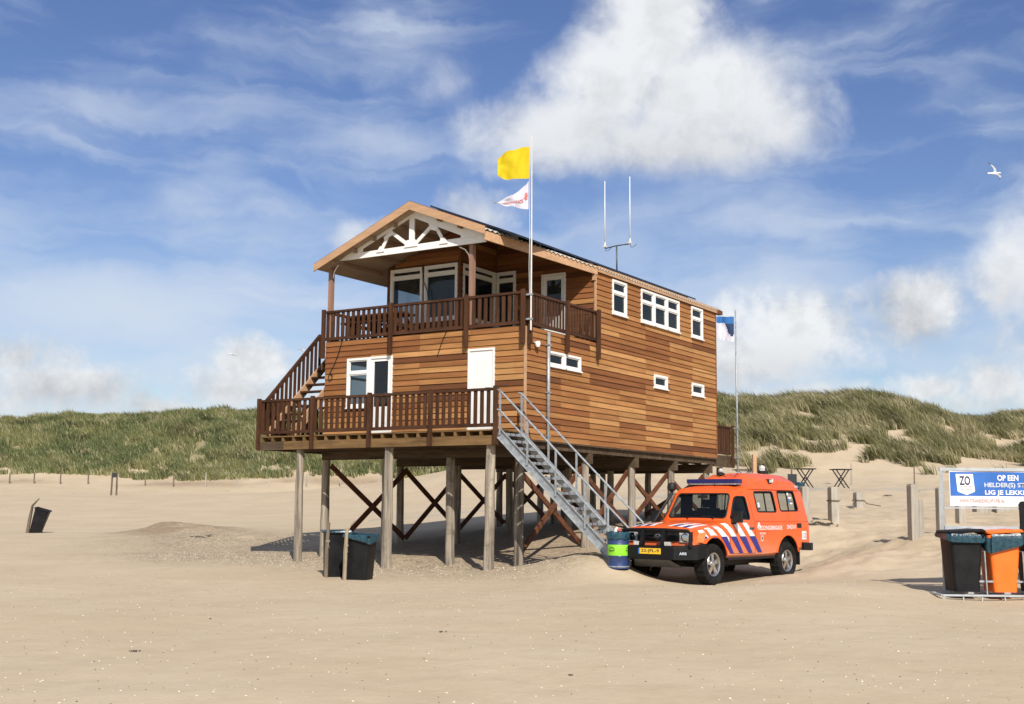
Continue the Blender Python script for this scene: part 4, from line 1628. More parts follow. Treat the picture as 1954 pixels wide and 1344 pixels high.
for x in (DX + .03, -.04):
    m = MB()
    m.box((x - .035, DY + .08, -.19), (x + .035, -.03, .008))
    m.build('deck_beam', M['treated_dark'], ROOT)
m = MB()
m.box((DX, .1, -.19), (DX + .07, 4.2, .10))
m.build('deck_beam', M['treated_dark'], ROOT)
# little back deck
m = MB()
m.box((-3.0, D + .04, .02), (-.06, D + 1.28, .10))
m.build('back_deck', M['treated_dark'], ROOT)
m = MB()
m.box((-.14, D + .04, -.25), (-.065, D + 1.28, .018))
m.build('deck_beam', M['treated_dark'], ROOT)

# ---- floor beams and pilings
ROWS = [.12, 3.12, 5.6, 8.0, 10.4]
COLS = [-5.9, -4.0, -2.1, -.2]
for y in ROWS[1:]:
    m = MB()
    m.box((-W - .05, y - .09, -.46), (-.03, y + .09, -.20))
    m.build('cap_beam', M['treated_dark'], ROOT, bevel=.005, segs=1)
m = MB()
m.box((-W - .05, .03, -.40), (-.08, .21, -.20))
m.build('cap_beam', M['treated_dark'], ROOT)
for k in range(15):
    x = -W + .05 + k * .413
    m = MB()
    m.box((x, .12, -.198), (x + .06, D - .05, -.03))
    m.build('floor_joist', M['treated_dark'], ROOT)
m = MB()
m.box((-W, 0.25, -.028), (-.04, D - .02, -.021))
m.build('subfloor', M['treated_dark'], ROOT)
prnd = random.Random(5)


def piling(x, y, zt, r=.105, lean=(0, 0)):
    zb = gz(x, y) - .4
    mb = MB()
    pts, rs = [], []
    for k in range(8):
        t = k / 7
        pts.append((x + lean[0] * (1 - t) + prnd.uniform(-.008, .008), y + lean[1] * (1 - t) + prnd.uniform(-.008, .008), zb + (zt - zb) * t))
        rs.append(r * (1.06 - .13 * t) * prnd.uniform(.97, 1.03))
    mb.tube(pts, rs, 12)
    return mb.build('piling', M['piling'], ROOT)


for x in (-5.8, -3.06, -.27):
    piling(x, -.95, -.195, .112 if x > -4 else .1, (prnd.uniform(-.05, .05), 0))
for y in ROWS:
    for x in COLS:
        piling(x, y, -.40 if y < 1 else -.46, .108 if y < 1 else .10, (prnd.uniform(-.04, .04), 0))
piling(-.35, D + 1.05, -.24, .1)
for y in (4.4, 6.9, 9.2):
    piling(-3.0, y, -.46, .09)


def brace(a, b, o=None):
    mb = MB()
    mb.beam(a, b, .05, .125)
    return mb.build('brace', M['brace'], ROOT)


zl = lambda x, y: gz(x, y) + .12
for x, off in ((-5.9, .16), (-.2, -.16)):
    for i in range(4):
        ya, yb = ROWS[i], ROWS[i + 1]
        if x in (-4.0, -2.1) and i != 1:
            continue
        brace((x + off, ya, -.55), (x + off, yb, zl(x, yb)))
        brace((x + off + .055, ya, zl(x, ya)), (x + off + .055, yb, -.55))
for y in (10.4,):
    brace((-5.9, y - .15, -.6), (-4.0, y - .15, zl(-4, y)))
    brace((-2.1, y - .15, zl(-2.1, y)), (-.2, y - .15, -.6))

# ---- wooden stair on the left end, up to the verandah
st = empty('wooden_stair', (-6.45, .0, .15), 0, ROOT)
SA, SB = (-1.0, .13), (1.42, 2.56)
for x in (-6.86, -6.06):
    m = MB()
    m.beam((x, SA[0], SA[1] + .02), (x, SB[0], SB[1] - .05), .045, .22)
    m.build('stringer', M['fascia'], st)
for k in range(11):
    t = (k + 1) / 12
    y, z = SA[0] + (SB[0] - SA[0]) * t, SA[1] + (SB[1] - SA[1]) * t
    m = MB()
    m.box((-6.835, y - .12, z - .02), (-6.085, y + .12, z + .02))
    m.build('tread', M['railx'], st)
RH = .78
m = MB()
m.beam((-6.9, SA[0] - .02, SA[1] + RH + .12), (-6.9, SB[0] - .55, SB[1] + RH - .44), .06, .09)
m.build('handrail', M['railx'], st)
for k in range(13):
    t = (k + .3) / 16
    y, z = SA[0] + (SB[0] - SA[0]) * t, SA[1] + (SB[1] - SA[1]) * t
    m = MB()
    m.box((-6.905, y - .045, z + .02), (-6.885, y + .045, z + RH + .12))
    m.build('baluster', M['rail'], st)
m = MB()
m.box((-6.9, 1.42, 2.42), (-5.95, 3.9, 2.55))
m.build('landing', M['treated_dark'], ROOT)

# ---- drain pipe, wall lamp, cable
m = MB()
m.tube([(.075, .90, 2.50), (.075, .90, -.12)], .042, 10)
dp = m.build('drain_pipe', M['galv'], ROOT)
m = MB()
for z in (2.2, 1.1, .1):
    m.box((.03, .845, z - .015), (.122, .955, z + .015))
m.build('pipe_clip', M['galv'], dp)
m = MB()
m.lathe((.11, .36, 2.12), [(.012, .10), (.05, .10), (.065, .06), (.062, .02), (.04, -.03), (.0, -.035)], n=14)
m.tube([(.02, .36, 2.2), (.11, .36, 2.21)], .02, 6)
m.build('wall_lamp', M['white'], ROOT)
m = MB()
m.tube([(-5.35, -.05, 2.56), (-5.48, -.045, 2.2), (-5.62, -.04, 1.93), (-5.72, -.045, 1.78), (-5.78, -.05, 1.66), (-5.74, -.05, 1.57), (-5.66, -.05, 1.6), (-5.65, -.05, 1.7), (-5.71, -.045, 1.76)], .012, 5)
m.build('cable', M['trim'], ROOT)
m = MB()
m.tube([(-4.12, Y1 - .07, 4.60), (-4.08, Y1 - .07, 4.2), (-3.94, Y1 - .08, 3.95), (-3.88, Y1 - .09, 3.6), (-3.92, Y1 - .08, 3.2)], .012, 5)
m.build('cable', M['trim'], ROOT)
m = MB()
m.tube([(-2.15, -.045, 2.58), (-2.3, -.04, 2.3), (-2.42, -.04, 1.98)], .010, 5)
m.build('cable', M['trim'], ROOT)

# ------------------------------------------------------------------ steel staircase at the right-hand corner
SS = thing('steel_staircase', (1.4, -.7, -2.4), 'galvanised steel staircase with pipe handrails from sand up to lower deck corner', 'staircase')
SY0, SY1 = -1.11, -.30
TOPX, TOPZ = .03, .12
SLP = .935
ENDX = 2.76


def sz(x):
    return TOPZ - (x - TOPX) * SLP


for y in (SY0, SY1):
    m = MB()
    a, b = Vector((TOPX, y, sz(TOPX) - .04)), Vector((ENDX, y, sz(ENDX) - .04))
    m.beam(a, b, .008, .19)
    s = .02 if y == SY0 else -.02
    dn = Vector((SLP, 0, 1)).normalized()
    for q in (.095, -.095):
        m.beam(a + dn * q + Vector((0, -s, 0)), b + dn * q + Vector((0, -s, 0)), .05, .009)
    m.build('stringer', M['galv'], SS)
NT_ = 16
for k in range(NT_):
    x = TOPX + .10 + k * .168
    m = MB()
    m.box((x - .10, SY0 + .012, sz(x) + .005), (x + .12, SY1 - .012, sz(x) + .022))
    m.box((x + .105, SY0 + .012, sz(x) - .03), (x + .12, SY1 - .012, sz(x) + .004))
    m.box((x - .10, SY0 + .012, sz(x) - .03), (x - .09, SY1 - .012, sz(x) + .004))
    m.build('tread', M['galv'], SS)
for y, x1 in ((SY0 - .03, ENDX - .1), (SY1 + .03, ENDX + .28)):
    for h, nm in ((.90, 'handrail'), (.47, 'mid_rail')):
        m = MB()
        pts = [(TOPX - .03, y, sz(TOPX) + h - .03), (TOPX + .05, y, sz(TOPX + .05) + h), (x1, y, sz(x1) + h)]
        if h > .8:
            pts += [(x1 + .06, y, sz(x1) + h - .10), (x1 + .06, y, sz(x1 + .06) + .1)]
        m.tube(pts, .022, 8)
        m.build(nm, M['galv'], SS)
    for k in range(5):
        x = TOPX + .06 + k * .70
        if x > x1 + .02:
            continue
        m = MB()
        m.box((x - .02, y - .012, sz(x) - .05), (x + .02, y + .012, sz(x) + .89))
        m.build('rail_post', M['galv'], SS)

# ------------------------------------------------------------------ flags and masts
FP = thing('flagpole', (.17, -.04, 2.45), 'slim white flagpole clamped to the front corner of the verandah railing', 'flagpole')
m = MB()
m.tube([(.17, -.04, 2.42), (.17, -.04, 4.6), (.16, -.04, 6.93)], [.021, .018, .012], 10)
m.build('pole', M['pole'], FP)
m = MB()
m.tube([(.14, -.06, 3.25), (.125, -.065, 3.9), (.14, -.07, 4.6), (.125, -.065, 5.3), (.13, -.06, 6.9)], .006, 5)
m.build('halyard', M['pole'], FP)
for z in (2.68, 3.24):
    m = MB()
    m.box((.05, -.07, z - .02), (.205, -.01, z + .02))
    m.build('clamp', M['galv'], FP)
LEFT = Vector((-.85, -.53, 0)).normalized()
BACK = Vector((-.53, .85, 0)).normalized()


def flag(name, hoist_top, hoist_bot, outline, mats, label, seed, amp=.05, nx=22, ny=14, fold=None, mi=None):
    """outline(u) gives (along, top z, bottom z) for u from the hoist to the fly"""
    rows = []
    for j in range(ny + 1):
        r = []
        for i in range(nx + 1):
            u, v = i / nx, j / ny
            al, zt, zb = outline(u)
            z = zt + (zb - zt) * v
            w = amp * (u ** .8) * math.sin(7.5 * u + 2.2 * v + seed) + amp * .35 * math.sin(15 * u - 5 * v + seed * 2) + .12 * amp * math.sin(22 * u * v + seed)
            p = Vector((hoist_top[0], hoist_top[1], 0)) + LEFT * al + BACK * w
            r.append(Vector((p.x, p.y, z + .012 * math.sin(11 * u + 3 * v))))
        rows.append(r)
    mb = MB()
    mb.sheet(rows)
    if mi:
        for k, f in enumerate(mb.bm.faces):
            f.material_index = mi((k % nx + .5) / nx, (k // nx + .5) / ny)
    o = mb.build(name, mats, None, fix=False)
    tag(o, label, 'flag')
    return o, rows


flag('yellow_flag', (.13, -.06), None, lambda u: (.02 + .80 * u - .08 * u * u, 6.67 - .06 * u - .20 * u * u, 5.93 - .06 * u + .26 * max(0, u - .55) ** 1.2), M['flag_yellow'], 'plain yellow flag flying at the top of the verandah flagpole', .4, .06)
wf, wrows = flag('white_flag', (.13, -.06), None, lambda u: (.03 + .78 * u, 5.88 - .50 * u ** .6 - .04 * u, 5.20 + .10 * u + .06 * u * u), M['flag_white'], 'torn looking white flag with red lettering below the yellow flag', 1.3, .055)


def on_flag(co):
    # co.x along 0..1, co.y 0..1 down
    i, j = max(0, min(21.99, co.x * 22)), max(0, min(13.99, co.y * 14))
    i0, j0 = int(i), int(j)
    a = wrows[j0][i0].lerp(wrows[j0][i0 + 1], i - i0)
    b = wrows[j0 + 1][i0].lerp(wrows[j0 + 1][i0 + 1], i - i0)
    return a.lerp(b, j - j0) - BACK * .012 + Vector((0, 0, 0))


me0, w0 = text_mesh('REDDINGSBRIGADE', .015)
me = me0.copy()
for v in me.vertices:
    t = v.co.x / w0 + .5
    v.co = on_flag(Vector((.97 - .82 * t, .72 - v.co.y * .17 - .10 * t, 0)))
me.materials.clear()
me.materials.append(M['ink_red'])
link('lettering', me, wf)
mb = MB()
for (u0, v0, u1, v1) in ((.05, .40, .09, .62), (.09, .40, .05, .62), (.03, .50, .12, .53), (.055, .36, .085, .40)):
    a, b = on_flag(Vector((u0, v0, 0))), on_flag(Vector((u1, v1, 0)))
    mb.beam(a, b, .008, .035, tuple(LEFT))
mb.build('emblem', M['ink_red'], wf)

BP = thing('flagpole', (.13, D + 1.3, -.3), 'plain grey flagpole standing at the back deck behind the house', 'flagpole')
m = MB()
m.tube([(.14, D + 1.31, -1.9), (.13, D + 1.31, 4.62)], [.034, .022], 10)
m.build('pole', M['galv'], BP)
m = MB()
for z in (.06, .95):
    m.box((-.03, D + 1.26, z - .02), (.18, D + 1.36, z + .02))
m.build('clamp', M['galv'], BP)


def bmi(u, v):
    edge = .42 + .16 * math.sin(u * 9)
    return 0 if v < .26 else (1 if v < .55 + .25 * math.sin(u * 7 + .5) and u < .5 else 2)


flag('blue_white_flag', (.10, D + 1.31), None, lambda u: (.02 + .55 * u, 4.40 + .02 * u, 3.62 + .10 * u), [M['flag_blue'], M['navy'], M['flag_white']], 'blue and white flag half hidden behind the far house corner', 2.2, .07, mi=bmi)

AN = thing('radio_antenna', (-.83, 6.0, 4.85), 'forked radio antenna with two white whips on the roof', 'antenna')
m = MB()
m.tube([(-.83, 6.0, 4.72), (-.84, 6.0, 5.62)], .022, 8)
m.build('mast', M['steel_dark'], AN)
m = MB()
m.tube([(-1.20, 6.0, 5.62), (-1.17, 6.0, 5.575), (-.84, 6.0, 5.615), (-.47, 6.0, 5.62), (-.43, 6.0, 5.66)], .017, 8)
m.build('crossbar', M['steel_dark'], AN)
for x, z0, z1 in ((-1.205, 5.58, 7.48), (-.43, 5.60, 7.50)):
    m = MB()
    m.tube([(x, 6.0, z0 + .1), (x, 6.0, z1)], [.015, .010], 8)
    w = m.build('whip', M['white'], AN)
    m = MB()
    m.lathe((x, 6.0, z0), [(.028, 0), (.03, .1), (.024, .17)], n=10)
    m.box((x - .045, 5.96, z0 + .03), (x + .045, 6.04, z0 + .07))
    m.build('bracket', M['pole'], w)
    m = MB()
    m.tube([(x, 6.0, z0 + .02), (x + .05, 5.97, z0 - .09), (x + .14, 5.98, z0 - .07), (x + .2, 6.0, z0 + .0)], .007, 5)
    m.build('cable', M['trim'], w)

# ------------------------------------------------------------------ the rescue vehicle
CH = -1.7099
CARW = (3.92355, -.46068, -3.0073)
CAR = thing('rescue_vehicle', CARW, 'orange lifeguard four wheel drive with blue and white stripes and a raised roof', 'rescue car', rotz=CH)


def sec(x):
    S = [
        (.66, .80, .66, 1.03, 'h'), (.60, .815, .62, 1.085, 'h'), (.35, .85, .56, 1.125, 'h'), (-.15, .865, .50, 1.19, 'h'), (-.52, .865, .50, 1.255, 'h'),
    ]
    return S


def profile(kind, w, zb, zt=None, c=None):
    lower = [(0, zb), (w - .07, zb), (w - .012, zb + .07), (w, .86), (w - .004, 1.08)]
    if kind == 'h':
        sh = min(zt, 1.25)
        return lower + [(w - .02, sh - .115), (w - .045, sh - .045), (w - .10, sh - .008), (w - .22, zt + .006), (w * .45, zt + .028), (0, zt + .036)]
    return lower + c


def cab(p5, p6, p7, p8, p9, p10):
    return [p5, p6, p7, p8, p9, p10]


ST = [
    (.655, profile('h', .79, .66, 1.05)),
    (.61, profile('h', .815, .62, 1.10)),
    (.35, profile('h', .85, .56, 1.14)),
    (-.15, profile('h', .865, .50, 1.183)),
    (-.64, profile('h', .865, .50, 1.222)),
    (-.70, profile('c', .865, .50, c=[(.848, 1.19), (.825, 1.222), (.80, 1.236), (.74, 1.246), (.40, 1.257), (0, 1.263)])),
    (-1.06, profile('c', .865, .50, c=[(.848, 1.22), (.825, 1.33), (.735, 1.76), (.685, 1.83), (.40, 1.868), (0, 1.878)])),
    (-1.18, profile('c', .865, .50, c=[(.848, 1.22), (.828, 1.33), (.742, 1.80), (.69, 1.885), (.41, 1.93), (0, 1.942)])),
    (-1.58, profile('c', .865, .50, c=[(.848, 1.22), (.830, 1.33), (.750, 1.86), (.70, 1.95), (.42, 1.99), (0, 2.00)])),
    (-1.80, profile('c', .865, .50, c=[(.848, 1.22), (.830, 1.33), (.752, 1.885), (.70, 2.02), (.44, 2.12), (0, 2.145)])),
    (-2.15, profile('c', .865, .50, c=[(.848, 1.22), (.830, 1.33), (.755, 1.90), (.70, 2.09), (.47, 2.215), (0, 2.25)])),
    (-2.98, profile('c', .865, .54, c=[(.848, 1.22), (.830, 1.33), (.755, 1.91), (.70, 2.10), (.48, 2.235), (0, 2.275)])),
    (-3.52, profile('c', .862, .60, c=[(.846, 1.22), (.828, 1.33), (.752, 1.91), (.69, 2.09), (.47, 2.215), (0, 2.255)])),
    (-3.72, profile('c', .858, .62, c=[(.842, 1.22), (.824, 1.33), (.745, 1.90), (.68, 2.02), (.45, 2.11), (0, 2.14)])),
    (-3.86, profile('c', .852, .63, c=[(.836, 1.22), (.818, 1.33), (.735, 1.86), (.68, 1.91), (.45, 1.94), (0, 1.95)])),
    (-4.00, profile('c', .845, .64, c=[(.83, 1.22), (.81, 1.32), (.78, 1.40), (.74, 1.43), (.45, 1.45), (0, 1.455)])),
    (-4.03, profile('c', .83, .66, c=[(.82, 1.10), (.80, 1.17), (.77, 1.20), (.72, 1.22), (.45, 1.23), (0, 1.235)])),
]


def half_width(x, z):
    """outer half width of the bodywork at x (forward) and height z"""
    for (xa, pa), (xb, pb) in zip(ST[:-1], ST[1:]):
        if xb <= x <= xa:
            t = (xa - x) / (xa - xb)
            P = [(a[0] + (b[0] - a[0]) * t, a[1] + (b[1] - a[1]) * t) for a, b in zip(pa, pb)]
            for (y0, z0), (y1, z1) in zip(P[1:-1], P[2:]):
                if z0 <= z <= z1 and z1 > z0:
                    return y0 + (y1 - y0) * (z - z0) / (z1 - z0)
    return .86


def top_z(x, y):
    for (xa, pa), (xb, pb) in zip(ST[:-1], ST[1:]):
        if xb <= x <= xa:
            t = (xa - x) / (xa - xb)
            P = [(a[0] + (b[0] - a[0]) * t, a[1] + (b[1] - a[1]) * t) for a, b in zip(pa, pb)]
            for (y0, z0), (y1, z1) in zip(P[4:-1], P[5:]):
                if y1 <= abs(y) <= y0:
                    return z0 + (z1 - z0) * (y0 - abs(y)) / max(1e-6, y0 - y1)
            return P[-1][1]
    return 1.2


def body_loft(stations, inset=0.0, zfloor=None):
    mb = MB()
    rings = []
    for x, P in stations:
        ring = [Vector((x, y, z)) for y, z in P] + [Vector((x, -y, z)) for y, z in P[-2:0:-1]]
        rings.append(ring)
    mb.loft(rings, True, 0, True)
    return mb


def bool_obj(mb, name='shape', mat=None):
    bmesh.ops.recalc_face_normals(mb.bm, faces=mb.bm.faces)
    me = bpy.data.meshes.new(name)
    mb.bm.to_mesh(me)
    mb.bm.free()
    if mat:
        me.materials.append(mat)
    o = bpy.data.objects.new(name, me)
    COL.objects.link(o)
    return o


def carve(o, cutters):
    for c in cutters:
        md = o.modifiers.new('b', 'BOOLEAN')
        md.operation = 'DIFFERENCE'
        md.solver = 'EXACT'
        md.material_mode = 'TRANSFER'
        md.object = c
    dg = bpy.context.evaluated_depsgraph_get()
    me = bpy.data.meshes.new_from_object(o.evaluated_get(dg))
    for c in cutters + [o]:
        bpy.data.objects.remove(c)
    return me


def finish(me, name, parent, label=None, ang=.5):
    bm = bmesh.new()
    bm.from_mesh(me)
    for f in bm.faces:
        f.smooth = True
    for e in bm.edges:
        e.smooth = not (len(e.link_faces) == 2 and e.calc_face_angle(0) > ang)
    bm.to_mesh(me)
    bm.free()
    return link(name, me, parent, local=True, label=label)


# cabin void
def inner(P, fl, d=.045):
    out = [(0, fl), (P[2][0] - d - .02, fl)]
    for k, (y, z) in enumerate(P[3:]):
        z2 = max(fl + .03 * (k + 1), z - (d if k >= 4 else 0))
        out.append((max(0, y - d) if y > 0 else 0, z2))
    return out


CABIN = []
for x, P in ST:
    if -3.9 < x < -1.0:
        CABIN.append((x, inner(P, .72)))
first = [(0, .72), (.77, .72), (.78, .86), (.78, 1.0), (.775, 1.06), (.76, 1.10), (.74, 1.13), (.70, 1.16), (.38, 1.18), (0, 1.19)]
CABIN = [(-.78, first)] + CABIN
SIDEW = {  # windows of one side: name -> polygon (x, z)
    'front': [(-.73, 1.275), (-1.44, 1.275), (-1.36, 1.735), (-1.02, 1.735)],
    'mid': [(-1.79, 1.43), (-2.59, 1.43), (-2.50, 1.855), (-1.72, 1.845)],
    'rear': [(-2.77, 1.45), (-3.57, 1.46), (-3.44, 1.88), (-2.70, 1.87)],
}


def chamfer(poly, r=.05):
    out = []
    n = len(poly)
    for i in range(n):
        p, a, b = Vector(poly[i]), Vector(poly[i - 1]), Vector(poly[(i + 1) % n])
        out.append(tuple(p + (a - p).normalized() * r))
        m = p + ((a - p).normalized() + (b - p).normalized()) * r * .29
        out.append(tuple(m))
        out.append(tuple(p + (b - p).normalized() * r))
    return out


cut_b = bool_obj(body_loft(CABIN), 'void', M['seat'])
wc = MB()
for s in (1, -1):
    for k, poly in SIDEW.items():
        wc.prism([(x, s * .56, z) for x, z in chamfer(poly)], (0, s * .5, 0))
# windscreen and rear window
ws = [(-.685, 1.295), (.685, 1.295), (.605, 1.785), (-.605, 1.785)]
wf_ = MB()
wf_.prism([(-.52, y, z) for y, z in chamfer(ws, .06)], (-.74, 0, 0))
cut_f = bool_obj(wf_, 'opening', M['trim'])
wc.prism([(-3.75, y, z) for y, z in chamfer([(-.58, 1.42), (.58, 1.42), (.52, 1.84), (-.52, 1.84)], .05)], (-.5, 0, 0))
cut_w = bool_obj(wc, 'openings', M['trim'])
ac = MB()
for xw, rr, zc in ((0, .49, .44), (-2.98, .48, .46)):
    for s in (1, -1):
        ac.lathe((xw, s * .55, zc), [(rr, 0), (rr, s * .5)], 'Y', 28)
cut_a = bool_obj(ac, 'arches', M['trim'])
body0 = bool_obj(body_loft(ST), 'bodyshell', M['orange_body'])
body = finish(carve(body0, [cut_b, cut_w, cut_f, cut_a]), 'body', CAR)


def skin(poly, s, name, mat, off=.004, n=None, parent=None):
    """a sheet that lies on the bodywork: poly of (x, z), subdivided along its sides (quads)"""
    mb = MB()
    (a, b, c, d) = poly  # a-b top edge, d-c bottom edge
    nu, nv = n or (3, 8)
    rows = []
    for j in range(nv + 1):
        t = j / nv
        r = []
        for i in range(nu + 1):
            u = i / nu
            x = (a[0] * (1 - u) + b[0] * u) * (1 - t) + (d[0] * (1 - u) + c[0] * u) * t
            z = (a[1] * (1 - u) + b[1] * u) * (1 - t) + (d[1] * (1 - u) + c[1] * u) * t
            r.append(Vector((x, s * (half_width(x, z) + off), z)))
        rows.append(r)
    mb.sheet(rows)
    return mb.build(name, mat, parent or body, local=False, fix=False) if False else _local(mb, name, mat, parent or CAR)


def _local(mb, name, mat, parent, bevel=0.0, label=None, fix=False, segs=2):
    """verts in car coordinates; parent may be the car or one of its parts"""
    me = mb.mesh(name, mat, bevel, fix, segs)
    me.transform(wm(CAR))
    return link(name, me, parent, label=label)


# flare of the front wings and hind arches
for xw, rr, zc in ((0, .50, .44), (-2.98, .49, .46)):
    for s in (1, -1):
        m = MB()
        rings = []
        for k in range(17):
            t = math.radians(14 + k * 152 / 16)
            ring = []
            for (dr, dy) in ((-.018, .0), (-.016, .016), (.0, .022), (.026, .008), (.03, -.02)):
                x, z = xw + (rr + dr) * math.cos(t), zc + (rr + dr) * math.sin(t)
                ring.append(Vector((x, s * (.862 + dy), z)))
            rings.append(ring)
        m.loft(rings, True, 0, True)
        _local(m, 'wheel_arch', M['orange'] if True else None, CAR, fix=True)
        m = MB()
        rings = []
        for k in range(15):
            t = math.radians(0 + k * 180 / 14)
            rings.append([Vector((xw + .475 * math.cos(t), s * y, zc + .475 * math.sin(t))) for y in (.50, .84)])
        m.loft(rings, False, 0, True, closed=False)
        _local(m, 'wheel_liner', M['trim'], CAR)

# glass, with its black rubber
for s in (1, -1):
    for k, poly in SIDEW.items():
        pl = chamfer(poly)
        cx, cz = sum(p[0] for p in pl) / len(pl), sum(p[1] for p in pl) / len(pl)
        m = MB()
        vs = [Vector((x, s * (half_width(x, z) - .022), z)) for x, z in pl]
        m._add(vs, [tuple(range(len(vs)))])
        g = _local(m, 'side_window', M['car_glass'], CAR)
        m = MB()
        vs = [Vector((x, s * (half_width(x, z) - .002), z)) for x, z in pl]
        m.tube(vs + [vs[0], vs[1]], .017, 6)
        _local(m, 'window_seal', M['trim'], g)
        if k != 'front':
            m = MB()
            xm = (poly[0][0] + poly[1][0]) / 2
            m.beam((xm, s * (half_width(xm, 1.45) - .016), 1.44), (xm + .03, s * (half_width(xm, 1.85) - .016), 1.86), .022, .02, (1, 0, 0))
            _local(m, 'window_divider', M['trim'], g)


def ws_pt(y, z, off=0.0):
    t = (z - 1.25) / (1.85 - 1.25)
    return Vector((-.70 - .36 * t + off * .8 - .05 * (abs(y) / .7) ** 2 * .3, y, z + off * .6))


m = MB()
pl = chamfer(ws, .06)
m._add([ws_pt(y, z, -.018) for y, z in pl], [tuple(range(len(pl)))])
g = _local(m, 'windscreen', M['car_glass'], CAR)
m = MB()
vs = [ws_pt(y, z, .006) for y, z in pl]
m.tube(vs + [vs[0], vs[1]], .021, 6)
_local(m, 'window_seal', M['trim'], g)
for y0, y1 in ((.42, -.12), (-.18, -.62)):
    m = MB()
    m.tube([ws_pt(y0, 1.262, .03), ws_pt(y0 - .05, 1.305, .035), ws_pt(y1, 1.335, .03)], [.010, .009, .006], 6)
    _local(m, 'wiper', M['trim'], g)
m = MB()
m.box((-1.0, -.12, 1.70), (-.97, .10, 1.76))
_local(m, 'inner_mirror', M['trim'], CAR, fix=True)
m = MB()
m._add([ws_pt(.30, 1.305, -.03), ws_pt(.10, 1.305, -.03), ws_pt(.12, 1.36, -.04), ws_pt(.31, 1.36, -.04)], [(0, 1, 2, 3)])
_local(m, 'dashboard_paper', M['white_foil'], CAR)
# seats and dashboard
for y in (.36, -.36):
    m = MB()
    m.box((-1.75, y - .25, .82), (-1.25, y + .25, .98))
    m.box((-1.85, y - .24, .95), (-1.70, y + .24, 1.50))
    m.box((-1.83, y - .13, 1.51), (-1.74, y + .13, 1.68))
    _local(m, 'front_seat', M['seat'], CAR, .03, fix=True)
m = MB()
m.box((-1.08, -.74, .9), (-.84, .74, 1.22))
_local(m, 'dashboard', M['trim'], CAR, .03, fix=True)
m = MB()
m.lathe((0, 0, 0), [(.175, -.012), (.19, 0), (.175, .012), (.16, 0)], 'Z', 20)
m.xform(Matrix.Translation((-1.12, .36, 1.24)) @ Matrix.Rotation(math.radians(-62), 4, 'Y'))
_local(m, 'steering_wheel', M['trim'], CAR, fix=True)
m = MB()
m.box((-3.55, -.72, .74), (-2.3, -.35, 1.42))
m.box((-3.55, .45, .74), (-2.6, .72, 1.30))
_local(m, 'equipment_box', M['seat'], CAR, .02, fix=True)

# door lines, handles, mouldings
for s in (1, -1):
    m = MB()
    for poly in ([(-.60, .60), (-.60, 1.20)], [(-1.60, .58), (-1.60, 1.22)], [(-1.60, 1.22), (-1.47, 1.79)], [(-.60, .60), (-1.60, .585)]):
        (xa, za), (xb, zb) = poly
        pts = [Vector((xa + (xb - xa) * t / 8, s * (half_width(xa + (xb - xa) * t / 8, za + (zb - za) * t / 8) + .0005), za + (zb - za) * t / 8)) for t in range(9)]
        m.tube(pts, .0045, 4)
    _local(m, 'door_gap', M['trim'], CAR)
    m = MB()
    m.box((-1.52, s * .862 - .004, 1.075), (-1.36, s * .862 + .022, 1.115))
    m.box((-1.55, s * .862 - .004, 1.08), (-1.49, s * .862 + .012, 1.11))
    _local(m, 'door_handle', M['steel_dark'], CAR, .004, fix=True)
    m = MB()
    xs = np.linspace(-1.66, -3.98, 12)
    m.tube([Vector((x, s * (half_width(x, 1.235) + .002), 1.235)) for x in xs], .009, 6)
    _local(m, 'waist_moulding', M['orange'], CAR)
    m = MB()
    xs = np.linspace(-1.02, -3.80, 16)
    m.tube([Vector((x, s * (half_width(x, 1.80 if x > -1.3 else 1.895) + .008), min(1.78 + max(0, (-1.02 - x)) * .22, 1.905))) for x in xs], .014, 6)
    _local(m, 'rain_gutter', M['orange'], CAR)
    # mirror
    m = MB()
    m.box((-.74, s * .98 - .10, 1.21), (-.66, s * .98 + .10, 1.44))
    mr = _local(m, 'wing_mirror', M['trim'], CAR, .025, fix=True)
    m = MB()
    m.tube([(-.70, s * .83, 1.20), (-.70, s * .92, 1.19), (-.70, s * .96, 1.25)], .02, 6)
    _local(m, 'mirror_arm', M['trim'], mr)
    m = MB()
    m.box((-3.62, s * .845 - .01, 1.09), (-3.43, s * .845 + .016, 1.19))
    _local(m, 'air_vent', M['trim'], CAR, .008, fix=True)
    # sill step
    m = MB()
    m.box((-2.45, s * .80 - .04, .47), (-.55, s * .80 + .04, .515))
    _local(m, 'sill_step', M['trim'], CAR, .01, fix=True)
    # mud flap
    m = MB()
    m.box((-3.52, s * .72 - .14, .30), (-3.50, s * .72 + .14, .62))
    _local(m, 'mud_flap', M['trim'], CAR, fix=True)

